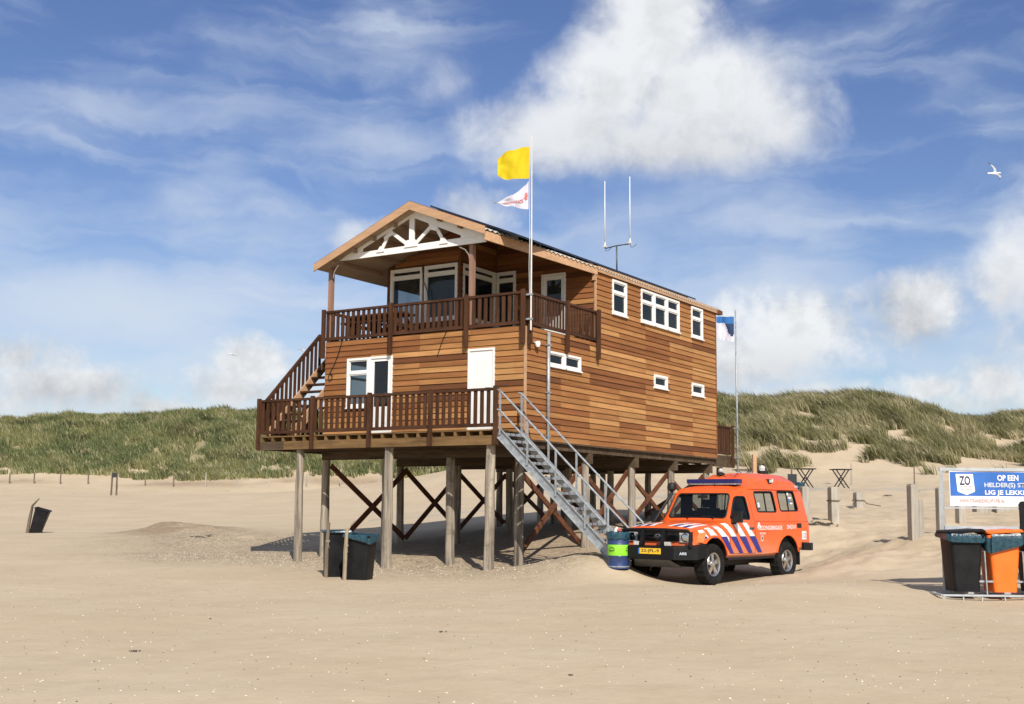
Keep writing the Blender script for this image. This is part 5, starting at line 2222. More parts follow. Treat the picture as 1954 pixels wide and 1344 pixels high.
# stripes: white above, blue below, as foil on the paint
for s in (1, -1):
    for k, q in enumerate([((.55, 1.06), (.40, 1.075), (.17, .90), (.40, .90)), ((.30, 1.10), (.13, 1.115), (-.17, .915), (.07, .915)), ((.00, 1.14), (-.17, 1.15), (-.535, .915), (-.30, .915)),
                           ((-.36, 1.19), (-.54, 1.20), (-.86, .915), (-.66, .915)), ((-.72, 1.205), (-.90, 1.205), (-1.23, .915), (-1.03, .915)), ((-1.09, 1.205), (-1.27, 1.205), (-1.60, .915), (-1.40, .915))]):
        skin(q, s, 'white_stripe', M['white_foil'], n=(3, 10))
        a, b = q[2], q[3]
        if k >= 2:
            tip = ((a[0] + .10), .80)
            skin((b, a, (a[0] - .03, .82), (a[0] + .03, .82)), s, 'white_stripe', M['white_foil'], n=(3, 4))
    for (x0, x1) in ((-.24, -.46), (-.60, -.83), (-.95, -1.20), (-1.34, -1.59)):
        skin(((x0, .935), (x1, .935), (x1 - .28, .60), (x0 - .37, .60)), s, 'blue_stripe', M['blue_foil'], off=.0075, n=(3, 8))
    for (x0, x1) in ((.12, -.06), (.42, .28)):
        skin(((x0, .935 + .01), (x1, .935 + .01), (x1 - .05, .905), (x0 - .07, .905)), s, 'blue_stripe', M['blue_foil'], off=.0075, n=(2, 2))
# bonnet: fan of stripes
def bonnet(q, mat, nm, off=.004):
    (a, b, c, d) = q
    rows = []
    for j in range(9):
        t = j / 8
        r = []
        for i in range(4):
            u = i / 3
            x = (a[0] * (1 - u) + b[0] * u) * (1 - t) + (d[0] * (1 - u) + c[0] * u) * t
            y = (a[1] * (1 - u) + b[1] * u) * (1 - t) + (d[1] * (1 - u) + c[1] * u) * t
            r.append(Vector((x, y, top_z(x, y) + off)))
        rows.append(r)
    mb = MB()
    mb.sheet(rows)
    _local(mb, nm, mat, CAR)


for s in (1, -1):
    bonnet(((.60, s * .60), (.60, s * .70), (.02, s * .74), (.10, s * .64)), M['white_foil'], 'white_stripe')
    bonnet(((.60, s * .38), (.60, s * .50), (.0, s * .58), (.08, s * .46)), M['white_foil'], 'white_stripe')
    bonnet(((.60, s * .16), (.60, s * .27), (.0, s * .38), (.10, s * .26)), M['white_foil'], 'white_stripe')
    bonnet(((.60, s * .50), (.60, s * .60), (.38, s * .62), (.38, s * .52)), M['blue_foil'], 'blue_stripe', .007)
    bonnet(((.60, s * .27), (.60, s * .38), (.38, s * .42), (.38, s * .30)), M['blue_foil'], 'blue_stripe', .007)

# front: grille, lamps, bull bar, plate
m = MB()
m.box((.63, -.78, .845), (.668, .78, 1.03))
gr = _local(m, 'grille', M['trim'], CAR, .01, fix=True)
m = MB()
for z in (.85, .90, .95):
    m.box((.676, -.40, z - .008), (.684, .40, z + .008))
_local(m, 'grille_bar', M['plate_black'], gr, fix=True)
m = MB()
for (rx, rz, cz) in ((.075, .052, 0), (.030, .050, 0), (.058, .022, .020)):
    pts = [(.692, rx * math.cos(t), .925 + cz + rz * math.sin(t)) for t in np.linspace(0, 2 * math.pi, 25)]
    m.tube(pts, .0065, 6)
_local(m, 'emblem', M['chrome'], gr)
for s in (1, -1):
    m = MB()
    m.box((.62, s * .62 - .125, .83), (.682, s * .62 + .125, 1.01))
    hl = _local(m, 'headlight', M['clear_lens'], CAR, .02, fix=True)
    m = MB()
    m.lathe((.684, s * .62, .92), [(.085, 0), (.06, .008), (.0, .012)], 'X', 20)
    _local(m, 'reflector', M['chrome'], hl, fix=True)
    m = MB()
    m.prism([(.62, s * .755, .82), (.62, s * .755, .99), (.30, s * .868, 1.03), (.42, s * .868, .83)], (.03, s * .02, 0))
    _local(m, 'turn_signal', M['amber'], CAR, .008, fix=True)
m = MB()
m.prism([(.66, -.90, .50), (.98, -.55, .50), (.98, .55, .50), (.66, .90, .50), (.40, .93, .56), (.40, .80, .56), (.55, .70, .52), (.55, -.70, .52), (.40, -.80, .56), (.40, -.93, .56)], (0, 0, .25))
bp = _local(m, 'front_bumper', M['plate_black'], CAR, .02, fix=True)
m = MB()
m.prism([(.70, -.55, .36), (.90, -.42, .49), (.90, .42, .49), (.70, .55, .36)], (-.02, 0, -.02))
_local(m, 'skid_plate', M['steel_dark'], bp, fix=True)
for y in (-.24, .24):
    m = MB()
    m.beam((.90, y, .74), (.80, y, 1.06), .06, .11, (1, 0, 0))
    _local(m, 'bull_bar_upright', M['plate_black'], bp, fix=True)
m = MB()
m.tube([(.78, -.80, .74), (.76, -.80, .99), (.775, -.75, 1.045), (.80, -.26, 1.06), (.80, .26, 1.06), (.775, .75, 1.045), (.76, .80, .99), (.78, .80, .74)], .038, 8)
_local(m, 'bull_bar', M['plate_black'], bp, fix=True)
m = MB()
m.tube([(.80, -.24, .90), (.80, .24, .90)], .02, 8)
_local(m, 'bull_bar_rung', M['plate_black'], bp, fix=True)
m = MB()
for y in (.36, -.36):
    m.box((.86, y - .06, .765), (.92, y + .06, .835))
_local(m, 'bumper_lamp', M['clear_lens'], bp, .008, fix=True)
m = MB()
m.box((.982, -.26, .60), (.990, .26, .71))
pt = _local(m, 'number_plate', M['plate'], bp, fix=True)
m = MB()
m.box((.9905, -.26, .60), (.9915, -.225, .71))
_local(m, 'plate_strip', M['sign_blue'], pt)
WR = lambda v: wm(CAR) @ Vector(v)
WD = lambda v: (wm(CAR).to_3x3() @ Vector(v))
lettering('22-JFL-9', WR((.9925, .017, .655)), WD((0, 1, 0)), WD((0, 0, 1)), .075, M['ink'], pt, length=.42)
lettering('ARB', WR((.86, .685, .62)), WD((-.343 / 1, .94, 0)) if False else WD((-.32, .35, 0)), WD((0, 0, 1)), .05, M['ink_grey'], bp, length=.14)
lettering('ARB', WR((.86, -.685, .62)), WD((.32, .35, 0)), WD((0, 0, 1)), .05, M['ink_grey'], bp, length=.14)
# rear bumper
m = MB()
m.prism([(-3.96, -.90, .60), (-4.18, -.84, .60), (-4.18, .84, .60), (-3.96, .90, .60), (-3.62, .91, .62), (-3.62, .86, .62), (-3.96, .84, .60), (-3.96, -.84, .60), (-3.62, -.86, .62), (-3.62, -.91, .62)], (0, 0, .16))
_local(m, 'rear_bumper', M['plate_black'], CAR, .015, fix=True)
# underbody
m = MB()
m.box((-3.9, -.45, .36), (.5, -.32, .56))
m.box((-3.9, .32, .36), (.5, .45, .56))
m.box((-2.3, -.30, .32), (-.6, .30, .52))
m.tube([(0, -.7, .39), (0, .7, .39)], .06, 8)
m.tube([(-2.98, -.7, .39), (-2.98, .7, .39)], .06, 8)
_local(m, 'chassis', M['trim'], CAR, fix=True)
# light bar, beacons, scene lamps, snorkel, aerial
m = MB()
m.prism([(-1.28, -.58, 2.015), (-1.28, .58, 2.015), (-1.36, .62, 2.015), (-1.52, .62, 2.015), (-1.58, .58, 2.015), (-1.58, -.58, 2.015), (-1.52, -.62, 2.015), (-1.36, -.62, 2.015)], (0, 0, .085))
lb = _local(m, 'light_bar', M['blue_lens'], CAR, .012, fix=True)
m = MB()
m.box((-1.56, -.57, 1.985), (-1.30, .57, 2.013))
_local(m, 'light_bar_base', M['clear_lens'], lb, fix=True)
m = MB()
for y in (-.5, .5):
    m.box((-1.5, y - .05, 1.93), (-1.38, y + .05, 1.984))
_local(m, 'light_bar_foot', M['trim'], lb, fix=True)
m = MB()
m.lathe((-3.25, .12, 2.26), [(.075, 0), (.08, .03), (.08, .07)], n=16)
bc = _local(m, 'beacon', M['trim'], CAR, fix=True)
m = MB()
m.lathe((-3.25, .12, 2.33), [(.07, 0), (.07, .08), (.05, .115), (0, .12)], n=16)
_local(m, 'beacon_lens', M['clear_lens'], bc, fix=True)
m = MB()
m.lathe((-2.0, -.18, 2.20), [(.085, 0), (.085, .05), (.03, .06)], n=14)
b2 = _local(m, 'search_lamp', M['trim'], CAR, fix=True)
m = MB()
m.lathe((-2.0, -.18, 2.30), [(.0, -.045), (.045, -.03), (.05, .01), (.03, .045), (0, .05)], n=12)
_local(m, 'lamp_head', M['clear_lens'], b2, fix=True)
m = MB()
m.box((-2.56, .66, 2.035), (-2.42, .745, 2.12))
sl = _local(m, 'scene_lamp', M['trim'], CAR, .008, fix=True)
m = MB()
m.box((-2.55, .7455, 2.045), (-2.43, .752, 2.11))
_local(m, 'lamp_glass', M['clear_lens'], sl, fix=True)
m = MB()
m.box((-2.62, .70, 2.06), (-2.575, .735, 2.13))
_local(m, 'lamp_bracket', M['white_foil'], CAR, fix=True)
m = MB()
m.tube([(-.36, -.86, 1.13), (-.45, -.875, 1.19), (-.56, -.86, 1.30), (-.80, -.81, 1.58), (-1.0, -.775, 1.80), (-1.0, -.775, 1.86)], [.03, .036, .034, .034, .034, .034], 8)
sn = _local(m, 'snorkel', M['trim'], CAR)
m = MB()
m.lathe((-1.0, -.775, 1.85), [(.05, 0), (.095, .03), (.10, .09), (.08, .15), (.03, .175), (0, .178)], n=16)
_local(m, 'snorkel_head', M['trim'], sn, fix=True)
m = MB()
m.tube([(-1.25, .12, 1.94), (-1.25, .12, 2.0)], .012, 6)
_local(m, 'aerial', M['trim'], CAR)
# lettering on both sides
for s in (1, -1):
    xd = WD((-s, 0, 0))
    y = s * .872
    nz = lambda x, z: WR((x, s * (half_width(x, z) + .005), z))
    lettering('REDDINGSBRIGADE', nz(-2.24, 1.10), xd, WD((0, 0, 1)), .085, M['white_foil'], CAR, length=1.02)
    lettering('DHD310', nz(-3.16, 1.115), xd, WD((0, 0, 1)), .085, M['white_foil'], CAR, length=.40)
    lettering('DEN HELDER', nz(-1.90, .985), xd, WD((0, 0, 1)), .04, M['white_foil'], CAR, length=.24)
    m = MB()
    for (xa, za, xb, zb, w) in ((-1.70, 1.10, -1.77, 1.21, .02), (-1.77, 1.21, -1.84, 1.10, .02), (-1.73, 1.165, -1.82, 1.13, .018)):
        m.beam((xa, s * (half_width(xa, za) + .003), za), (xb, s * (half_width(xb, zb) + .003), zb), .003, w, (0, 1, 0)) if False else m.beam((xa, s * (half_width(xa, za) + .003), za), (xb, s * (half_width(xb, zb) + .003), zb), w, .004, (0, 1, 0))
    _local(m, 'emblem', M['white_foil'], CAR, fix=True)
    m = MB()
    m.box((-2.30, s * .8665, 1.028), (-1.80, s * .8685, 1.034))
    _local(m, 'red_underline', M['ink_red'], CAR, fix=True)
    m = MB()
    m.box((-3.83, s * .858 - .003, .84), (-3.64, s * .858 + .006, 1.02))
    sg = _local(m, 'emergency_number_sign', M['white_foil'], CAR, fix=True)
    lettering('112', WR((-3.735, s * .866, .93)), xd, WD((0, 0, 1)), .11, M['blue_foil'], sg, length=.14)
    m = MB()
    m.box((-1.92, s * .866 - .003, .82), (-1.82, s * .866 + .004, .95))
    ff = _local(m, 'fuel_flap', M['ink_rose'], CAR, fix=True)
    m = MB()
    m.lathe((-1.87, s * .8715, .885), [(.022, 0), (.018, s * .004), (0, s * .005)], 'Y', 12)
    _local(m, 'filler_cap', M['trim'], ff, fix=True)
    lettering('REDDINGSBRIGADE', WR((-3.62, s * .752, 1.985)), xd, WD((0, 0, 1)), .04, M['white_foil'], CAR, length=.18)
# window stickers
for (x, z, w, h, mt) in ((-1.90, 1.53, .07, .09, 'white_foil'), (-1.90, 1.47, .10, .035, 'bag'), (-3.20, 1.79, .10, .05, 'white_foil'), (-3.30, 1.72, .12, .035, 'white_foil'), (-3.20, 1.63, .09, .08, 'flag_blue'), (-3.33, 1.60, .10, .03, 'white_foil')):
    m = MB()
    yy = half_width(x, z) - .016
    m._add([(x + w / 2, yy, z), (x - w / 2, yy, z), (x - w / 2, yy - h * .15, z + h), (x + w / 2, yy - h * .15, z + h)], [(0, 1, 2, 3)])
    _local(m, 'window_sticker', M[mt], CAR)
# call sign on the roof
lettering('DHD310', WR((-2.3, .2, 2.262)), WD((-1, 0, 0)), WD((0, -1, .09)), .30, M['white_foil'], CAR, length=1.1)
# wheels
for x in (0, -2.98):
    for s in (1, -1):
        wl = empty('wheel', wm(CAR) @ Vector((x, s * .74, .40)), CH, CAR)
        m = MB()
        n = 44
        rings = []
        for k in range(n):
            t = 2 * math.pi * k / n
            lug = .012 if k % 2 else 0
            ring = []
            for (r, y) in ((.225, -.10), (.30, -.125), (.375, -.12), (.402 - lug, -.095), (.402 - lug * .4, 0), (.402 - lug, .095), (.375, .12), (.30, .125), (.225, .10)):
                ring.append(Vector((x + r * math.cos(t), s * (.74 + y), .40 + r * math.sin(t))))
            rings.append(ring)
        rings.append(rings[0])
        m.loft(rings, False, 0, False)
        bmesh.ops.remove_doubles(m.bm, verts=m.bm.verts, dist=1e-5)
        _local(m, 'tyre', M['tyre'], wl, fix=True)
        m = MB()
        o = .74 * s
        m.lathe((x, o, .40), [(.232, s * -.1), (.236, s * .098), (.228, s * .108), (.205, s * .092), (.195, s * .03), (.195, s * -.09)], 'Y', 32, caps=False)
        m.lathe((x, o, .40), [(.075, s * .02), (.075, s * .085), (.05, s * .105), (0, s * .11)], 'Y', 20)
        for k in range(5):
            t = 2 * math.pi * k / 5 + .3
            a = Vector((x + .06 * math.cos(t), o + s * .065, .40 + .06 * math.sin(t)))
            b = Vector((x + .20 * math.cos(t), o + s * .055, .40 + .20 * math.sin(t)))
            m.beam(a, b, .035, .085, (0, 1, 0)) if False else m.beam(a, b, .085, .035, (0, 1, 0))
        _local(m, 'rim', M['alloy'], wl, fix=True)
        m = MB()
        m.lathe((x, o, .40), [(.19, s * .0), (0, s * .0)], 'Y', 24)
        _local(m, 'brake_disc', M['trim'], wl, fix=True)

# ------------------------------------------------------------------ bins, drum, stakes
def rrect(w, d, r, n=4):
    pts = []
    for cx, cy, a0 in ((w - r, d - r, 0), (-w + r, d - r, 90), (-w + r, -d + r, 180), (w - r, -d + r, 270)):
        for k in range(n + 1):
            t = math.radians(a0 + 90 * k / n)
            pts.append((cx + r * math.cos(t), cy + r * math.sin(t)))
    return pts


def wheelie_bin(name, base, rotz, label, mat, h=.98, w0=.21, w1=.27, d0=.22, d1=.29, bag=None, lid=None, tilt=(0, 0), wheels=True, group=None, sag=.10, lidmat=None, bagside=None):
    base = Vector(base)
    t = thing(name, base, label, 'bin', group)
    X = Matrix.Translation(base) @ Matrix.Rotation(tilt[0], 4, 'X') @ Matrix.Rotation(tilt[1], 4, 'Y') @ Matrix.Rotation(rotz, 4, 'Z')

    def fin(m, nm, mt, par=t, bevel=0.0, fix=True):
        m.xform(X)
        return m.build(nm, mt, par, bevel=bevel, fix=fix)
    m = MB()
    rings = []
    for k in range(7):
        u = k / 6
        rings.append([Vector((x, y, .03 + (h - .03) * u)) for x, y in rrect(w0 + (w1 - w0) * u, d0 + (d1 - d0) * u, .055)])
    # hollow: inner wall back down
    for k in range(4):
        u = 1 - k / 4
        rings.append([Vector((x, y, h - (1 - u) * h * .6)) for x, y in rrect((w0 + (w1 - w0) * u) * .93, (d0 + (d1 - d0) * u) * .93, .045)])
    m.loft(rings, True, 0, True)
    body = fin(m, 'body', M[mat], fix=True)
    m = MB()
    m.loft([[Vector((x, y, z)) for x, y in rrect(w1 + o, d1 + o, .06)] for o, z in ((.004, h - .05), (.028, h - .045), (.032, h - .005), (.02, h + .006), (-.015, h + .004))], False, 0, True)
    fin(m, 'rim', M[mat])
    m = MB()
    m.tube([(-w1 * .85, d1 + .02, h - .05), (-w1 * .8, d1 + .085, h - .02), (w1 * .8, d1 + .085, h - .02), (w1 * .85, d1 + .02, h - .05)], .014, 6)
    fin(m, 'handle', M[mat])
    if wheels:
        for sx in (-1, 1):
            m = MB()
            m.lathe((sx * (w0 + .01), d0 - .02, .10), [(.10, -.025), (.10, .025), (.05, .03)], 'X', 18)
            fin(m, 'wheel', M['tyre'])
    if bag:
        rnd = random.Random(hash(label) % 1000 if False else len(label))
        m = MB()
        n = 40
        loop = rrect(1, 1, .25, 9)
        ring_defs = [(-.05, -.16), (-.03, -.02), (.0, .014), (.038, .018), (.052, -.01), (.054, -sag * .5), (.05, -sag)]
        rings = []
        ph = rnd.uniform(0, 6)
        for o, dz in ring_defs:
            ring = []
            for k, (ux, uy) in enumerate(loop):
                a = math.atan2(uy, ux)
                wv = .018 * math.sin(a * 7 + ph) + .012 * math.sin(a * 13 + ph * 2) + .006 * math.sin(a * 29 + ph)
                z = h + dz
                if dz < -.02 and o > .03:
                    f = .55 + .45 * math.sin(a * 1 + ph) + .22 * math.sin(a * 3 + 2 * ph)
                    if bagside is not None:
                        f = max(.3, math.cos(a - bagside)) * 1.5
                    z = h + dz * f
                ring.append(Vector((ux * (w1 + o + wv), uy * (d1 + o + wv), z + .5 * wv)))
            rings.append(ring)
        m.loft(rings, False, 0, True)
        fin(m, 'bin_bag', M['bag'], fix=False)
    if lid == 'open':
        # hinged back, hanging behind / standing up
        m = MB()
        lo = [Vector((x + .15, d1 + .06, h + .02 + (y + d1) * .95)) for x, y in rrect(w1 - .01, d1 + .02, .05)]
        m.prism(lo, (0, .03, 0))
        fin(m, 'lid', M[mat], bevel=.006)
    elif lid == 'flat':
        m = MB()
        m.loft([[Vector((x, y, z + .02 * math.sin(x * 9))) for x, y in rrect(w1 + o, d1 + o, .06)] for o, z in ((.0, h + .03), (.045, h + .04), (.05, h + .062), (.02, h + .085))], True, 0, True)
        fin(m, 'lid', M[lidmat or mat], fix=True)
    return t


def stake(pts, r, label, mat, group=None, name='wooden_stake', cord=True):
    t = thing(name, pts[0], label, 'stake', group)
    m = MB()
    m.tube(pts, r, 7)
    m.build('shaft', M[mat], t)
    if cord:
        p = Vector(pts[0]).lerp(Vector(pts[-1]), .72)
        m = MB()
        pr = Vector(pts[-1])
        m.lathe((p.x, p.y, p.z), [(r[0] * 1.15 if isinstance(r, list) else r * 1.15, -.02), (r[0] * 1.2 if isinstance(r, list) else r * 1.2, .02)], n=8)
        m.tube([p + Vector((.03, -.02, 0)), p + Vector((.05, -.03, -.08)), p + Vector((.07, -.03, -.14))], .006, 4)
        m.build('cord', M['stake_pale'], t)
    return t


RX, BK = Vector((.841, .541, 0)), Vector((-.541, .841, 0))
YAWZ = math.atan2(.541, .841)
# two black bins lashed to stakes in front of the pilings
g1, g2 = on_ground(637, 1100, 24.3), on_ground(686, 1106, 24.0)
wheelie_bin('wheelie_bin', g1 + Vector((0, 0, -.04)), YAWZ + .35, 'black round sided bin beside the longer-bagged bin, tied to a grey stake', 'bin_black', .98, .19, .235, .21, .25, bag=True, tilt=(0, .03), sag=.03, bagside=-.2, wheels=False)
wheelie_bin('wheelie_bin', g2 + Vector((0, 0, -.05)), YAWZ - .25, 'black bin with teal bag hanging over its right rim before the pilings', 'bin_black', .95, .215, .25, .22, .26, bag=True, tilt=(.02, .05), sag=.11, bagside=-.3, wheels=False)
s1 = g1 - RX * .11 - BK * .36
s1.z = gz(s1.x, s1.y) - .25
stake([s1, s1 + Vector((.0, 0, .8)), s1 + Vector((.02, .01, 1.38))], [.042, .040, .036], 'thick grey stake lashed to the round sided black bin', 'stake')
s2 = g2 - RX * .27 - BK * .30
s2.z = gz(s2.x, s2.y) - .22
stake([s2, s2 + Vector((.01, 0, .8)), s2 + RX * .03 + Vector((0, 0, 1.26))], [.040, .042, .036], 'pale split stake between the two black bins', 'stake_pale')
tw = s2 + RX * .04 + Vector((0, 0, 1.22))
# the bin far out on the left
g3 = on_ground(66, 1017, 47.8)
wheelie_bin('wheelie_bin', g3 + Vector((0, 0, -.10)), YAWZ + .2, 'lone black bin leaning over on the open beach', 'bin_black', 1.08, .20, .27, .22, .29, tilt=(-.15, .235), sag=.05)
s3 = on_ground(51, 1017, 47.5)
stake([s3 - Vector((0, 0, .2)), s3 + RX * .10 + Vector((0, 0, .6)), s3 + RX * .17 + Vector((0, 0, 1.08)), s3 + RX * .42 + Vector((0, 0, 1.36))], [.07, .065, .05, .02], 'crooked branch stake beside the leaning lone bin', 'stake', cord=False)
s2b = tw
stake([s2b - Vector((0, 0, .04)), s2b + RX * .08 + Vector((0, 0, .11)), s2b + RX * .16 + Vector((0, 0, .20))], [.012, .010, .007], 'thin pale twig stuck on the split stake', 'stake_pale', name='twig', cord=False)

# blue and green oil drum
gd = on_ground(1180, 1082, 24.2)
dr = thing('oil_drum', gd, 'navy oil drum with lime green band at the foot of the steel staircase', 'litter drum')
R_, H_ = .212 * dist_of(gd) / 23.6, .66 * dist_of(gd) / 23.6
m = MB()
m.lathe(gd, [(R_, -.03), (R_, .015), (R_ - .006, .03), (R_ - .006, .20), (R_, .215), (R_ - .006, .23), (R_ - .006, .43), (R_, .445), (R_ - .006, .46), (R_ - .006, H_ - .02), (R_ + .004, H_ - .01), (R_ + .004, H_), (R_ - .02, H_), (R_ - .02, H_ - .2), (0, H_ - .2)], n=32, caps=False)
m.build('drum_body', M['drum_blue'], dr)
m = MB()
m.lathe(gd, [(R_ - .003, .225), (R_ - .001, .235), (R_ - .001, .425), (R_ - .003, .436)], n=32, caps=False)
m.build('green_band', M['drum_green'], dr)
m = MB()
m.lathe(gd, [(R_ - .002, .008), (R_ + .006, .0), (R_ + .006, .02), (R_ - .002, .022)], n=32, caps=False)
m.build('rim', M['galv'], dr)
m = MB()
rings = []
for o, z in ((-.03, H_ - .1), (-.012, H_ + .01), (.006, H_ + .016), (.014, H_ - .02), (.012, H_ - .13)):
    rings.append([Vector((gd.x + (R_ + o + .006 * math.sin(11 * t)) * math.cos(t), gd.y + (R_ + o + .006 * math.sin(11 * t)) * math.sin(t), gd.z + z + .012 * math.sin(7 * t + 1) * (1 if o > 0 else 0))) for t in np.linspace(0, 2 * math.pi, 41)[:-1]])
m.loft(rings, False, 0, True)
m.build('bin_bag', M['bag'], dr, fix=False)
# printed mark on the band: an arch over a beach and a line of letters
def on_drum(a, z, off=.001):
    c = math.atan2(-.841, .541) + a
    return gd + Vector(((R_ + off) * math.cos(c), (R_ + off) * math.sin(c), z))


for a0 in (-.75, .95):
    m = MB()
    m.tube([on_drum(a0 + .30 * math.cos(t), .335 + .055 * math.sin(t)) for t in np.linspace(0, math.pi, 13)], .004, 4)
    m.tube([on_drum(a0 + .24 * math.cos(t), .335 + .035 * math.sin(t)) for t in np.linspace(.3, math.pi - .3, 9)], .003, 4)
    m.tube([on_drum(a0 + t, .325) for t in np.linspace(-.30, .30, 9)], .007, 4)
    m.tube([on_drum(a0 + t, .300) for t in np.linspace(-.22, .22, 9)], .003, 4)
    m.build('printed_mark', M['ink'], dr)
t = thing('crumpled_wrapper', gd + Vector((0, 0, H_)), 'crumpled red and white wrapper lying on top of the oil drum', 'litter')
for nm, mt, c, r in (('paper', 'white', (-.02, 0, .03), .075), ('printed_patch', 'ink_red', (.03, -.03, .05), .045)):
    m = MB()
    bmesh.ops.create_icosphere(m.bm, subdivisions=2, radius=r, matrix=Matrix.Translation(gd + Vector(c) + Vector((0, 0, H_))))
    for v in m.bm.verts:
        v.co += Vector((random.uniform(-1, 1), random.uniform(-1, 1), random.uniform(-1, 1))) * r * .22
    m.build(nm, M[mt], t)

# ------------------------------------------------------------------ bin station with the banner, on the right
gb = on_ground(1880, 1146, 19.3)
BSY = 19.3
st0 = Vector(gb)
AX = Vector((.841, .541, 0)).normalized()      # along the rack, to the right
AX = (AX + BK * -.035).normalized()
AB = Vector((-AX.y, AX.x, 0))
ox = at(1880, 1146, BSY)


def rk(u, b, z):
    """rack coordinates: along, back, up from the sand at its left front foot"""
    return RK0 + AX * u + AB * b + Vector((0, 0, z))


RK0 = on_ground(1799, 1143, 19.35)
RK0.z = gb.z - .02
bs = thing('bin_station', RK0, 'grey steel bin rack carrying a blue and white beach banner', 'bin rack')
m = MB()
for b in (0, .62):
    m.beam(rk(0, b, .10), rk(3.05, b, .10), .045, .03)
for u in (0, 1.0, 2.0, 3.05):
    m.beam(rk(u, 0, .10), rk(u, .62, .10), .04, .03)
m.build('base_frame', M['grey_metal'], bs)
for u in (0.02, .48, 1.14, 2.2):
    for b in (0.0, .62):
        m = MB()
        if u in (.48, 1.14):
            m.box((-.16, -.02, -.09), (.16, .02, .04))
            m.xform(Matrix.Translation(rk(u, b, .04)) @ Matrix.Rotation(YAWZ, 4, 'Z'))
            m2 = MB()
            m.bm.free()
            m = m2
            m.tube([rk(u - .15, b, .085), rk(u - .15, b, -.04), rk(u + .15, b, -.04), rk(u + .15, b, .085)], .014, 6)
        else:
            m.beam(rk(u, b, .09), rk(u, b, -.12), .04, .04, (1, 0, 0))
        m.build('foot', M['grey_metal'], bs)
for u in (.73, 1.34, 1.95):
    m = MB()
    m.tube([rk(u, .05, .11), rk(u - .02, .05, .80), rk(u - .02, .58, .80), rk(u, .58, .11)], .012, 6)
    m.build('divider_hoop', M['galv'], bs)
m = MB()
m.beam(rk(.5, .1, .32), rk(1.8, .1, .32), .02, .03)
m.build('low_bar', M['galv'], bs)
BKB = .70
m = MB()
PH = 2.17
m.beam(rk(.26, BKB, .08), rk(.26, BKB, PH - .05), .055, .05, (1, 0, 0))
m.build('sign_post', M['grey_metal'], bs)
m = MB()
m.beam(rk(2.99, BKB, .08), rk(2.99, BKB, PH - .05), .055, .05, (1, 0, 0))
m.build('sign_post', M['grey_metal'], bs)
m = MB()
m.beam(rk(.232, BKB, PH - .025), rk(3.018, BKB, PH - .025), .05, .05)
m.build('top_bar', M['grey_metal'], bs)
m = MB()
m.beam(rk(.29, BKB, 1.50), rk(2.96, BKB, 1.49), .03, .025)
m.build('cross_bar', M['grey_metal'], bs)
m = MB()
m.beam(rk(.29, BKB, 1.17), rk(2.96, BKB, 1.17), .05, .06)
m.build('cross_bar', M['grey_metal'], bs)
bn_u0, bn_u1, bn_z0, bn_z1 = .16, 2.66, 1.53, 2.10


def bpt(u, z, off=.0):
    return rk(u + .24, BKB - .012 - off + .012 * math.sin((u + z) * 2.6), z)


def panel(u0, u1, z0, z1, off, mat, nm, par, nx=14):
    mb = MB()
    mb.sheet([[bpt(u0 + (u1 - u0) * i / nx, z0 + (z1 - z0) * j / 4, off) for i in range(nx + 1)] for j in range(5)])
    return mb.build(nm, M[mat], par, fix=False)


bnr = panel(bn_u0 - .01, bn_u1 + .01, bn_z0, bn_z1 + .03, .0, 'sign_white', 'banner', bs)
panel(bn_u0, bn_u1, 1.70, bn_z1, .004, 'sign_blue', 'blue_field', bnr)
mb = MB()
shp = [(.255, 2.065), (.545, 2.065), (.57, 1.78), (.555, 1.765), (.43, 1.715), (.29, 1.765), (.278, 1.78)]
mb._add([bpt(u, z, .008) for u, z in shp], [tuple(range(len(shp)))])
mb.build('shield', M['sign_white'], bnr, fix=False)
bl = lambda off: (lambda co: Vector(co) - AB * 0)


def btext(s, u, z, h, L, mat, off=.012):
    me0, w0 = text_mesh(s, .03 if h > .09 else .015)
    me = me0.copy()
    for v in me.vertices:
        v.co = bpt(u + v.co.x / w0 * L, z + v.co.y * h, off)
    me.materials.clear()
    me.materials.append(M[mat])
    link('lettering', me, bnr)


btext('ZO', .405, 1.955, .155, .185, 'ink_dark')
btext('HOUDEN WE', .418, 1.852, .03, .185, 'ink_rose')
btext('ONS STRAND', .422, 1.808, .03, .20, 'ink_rose')
btext('SCHOON', .427, 1.765, .03, .13, 'ink_rose')
btext('OP EEN', 1.125, 2.005, .098, .35, 'sign_white')
btext('HELDER(S) STRAND', 1.22, 1.875, .098, .98, 'ink_grey')
btext('LIG JE LEKKERDER', 1.235, 1.75, .098, 1.0, 'sign_white')
btext('WWW.STRANDEXPLOITATIE.NL', .68, 1.622, .062, .76, 'ink_rose')
HB = .975
bpos = (.425, 1.035, 1.645)
wheelie_bin('wheelie_bin', rk(bpos[0], .32, .12), YAWZ, 'black bin with teal bag and dark lid at the left end of the bin rack', 'bin_black', .94, .21, .265, .24, .27, bag=True, lid='flat', sag=.10, wheels=False, bagside=-1.57)
wheelie_bin('wheelie_bin', rk(bpos[1], .32, .12), YAWZ, 'bright orange bin with teal bag in the bin rack', 'bin_orange', .94, .19, .262, .24, .27, bag=True, lid='flat', sag=.20, wheels=False, bagside=-1.9)
wheelie_bin('wheelie_bin', rk(bpos[2], .32, .12), YAWZ, 'black bin with raised lid in the bin rack', 'bin_black', .94, .20, .262, .24, .27, bag=True, lid='open', sag=.10, wheels=False, bagside=-1.57)

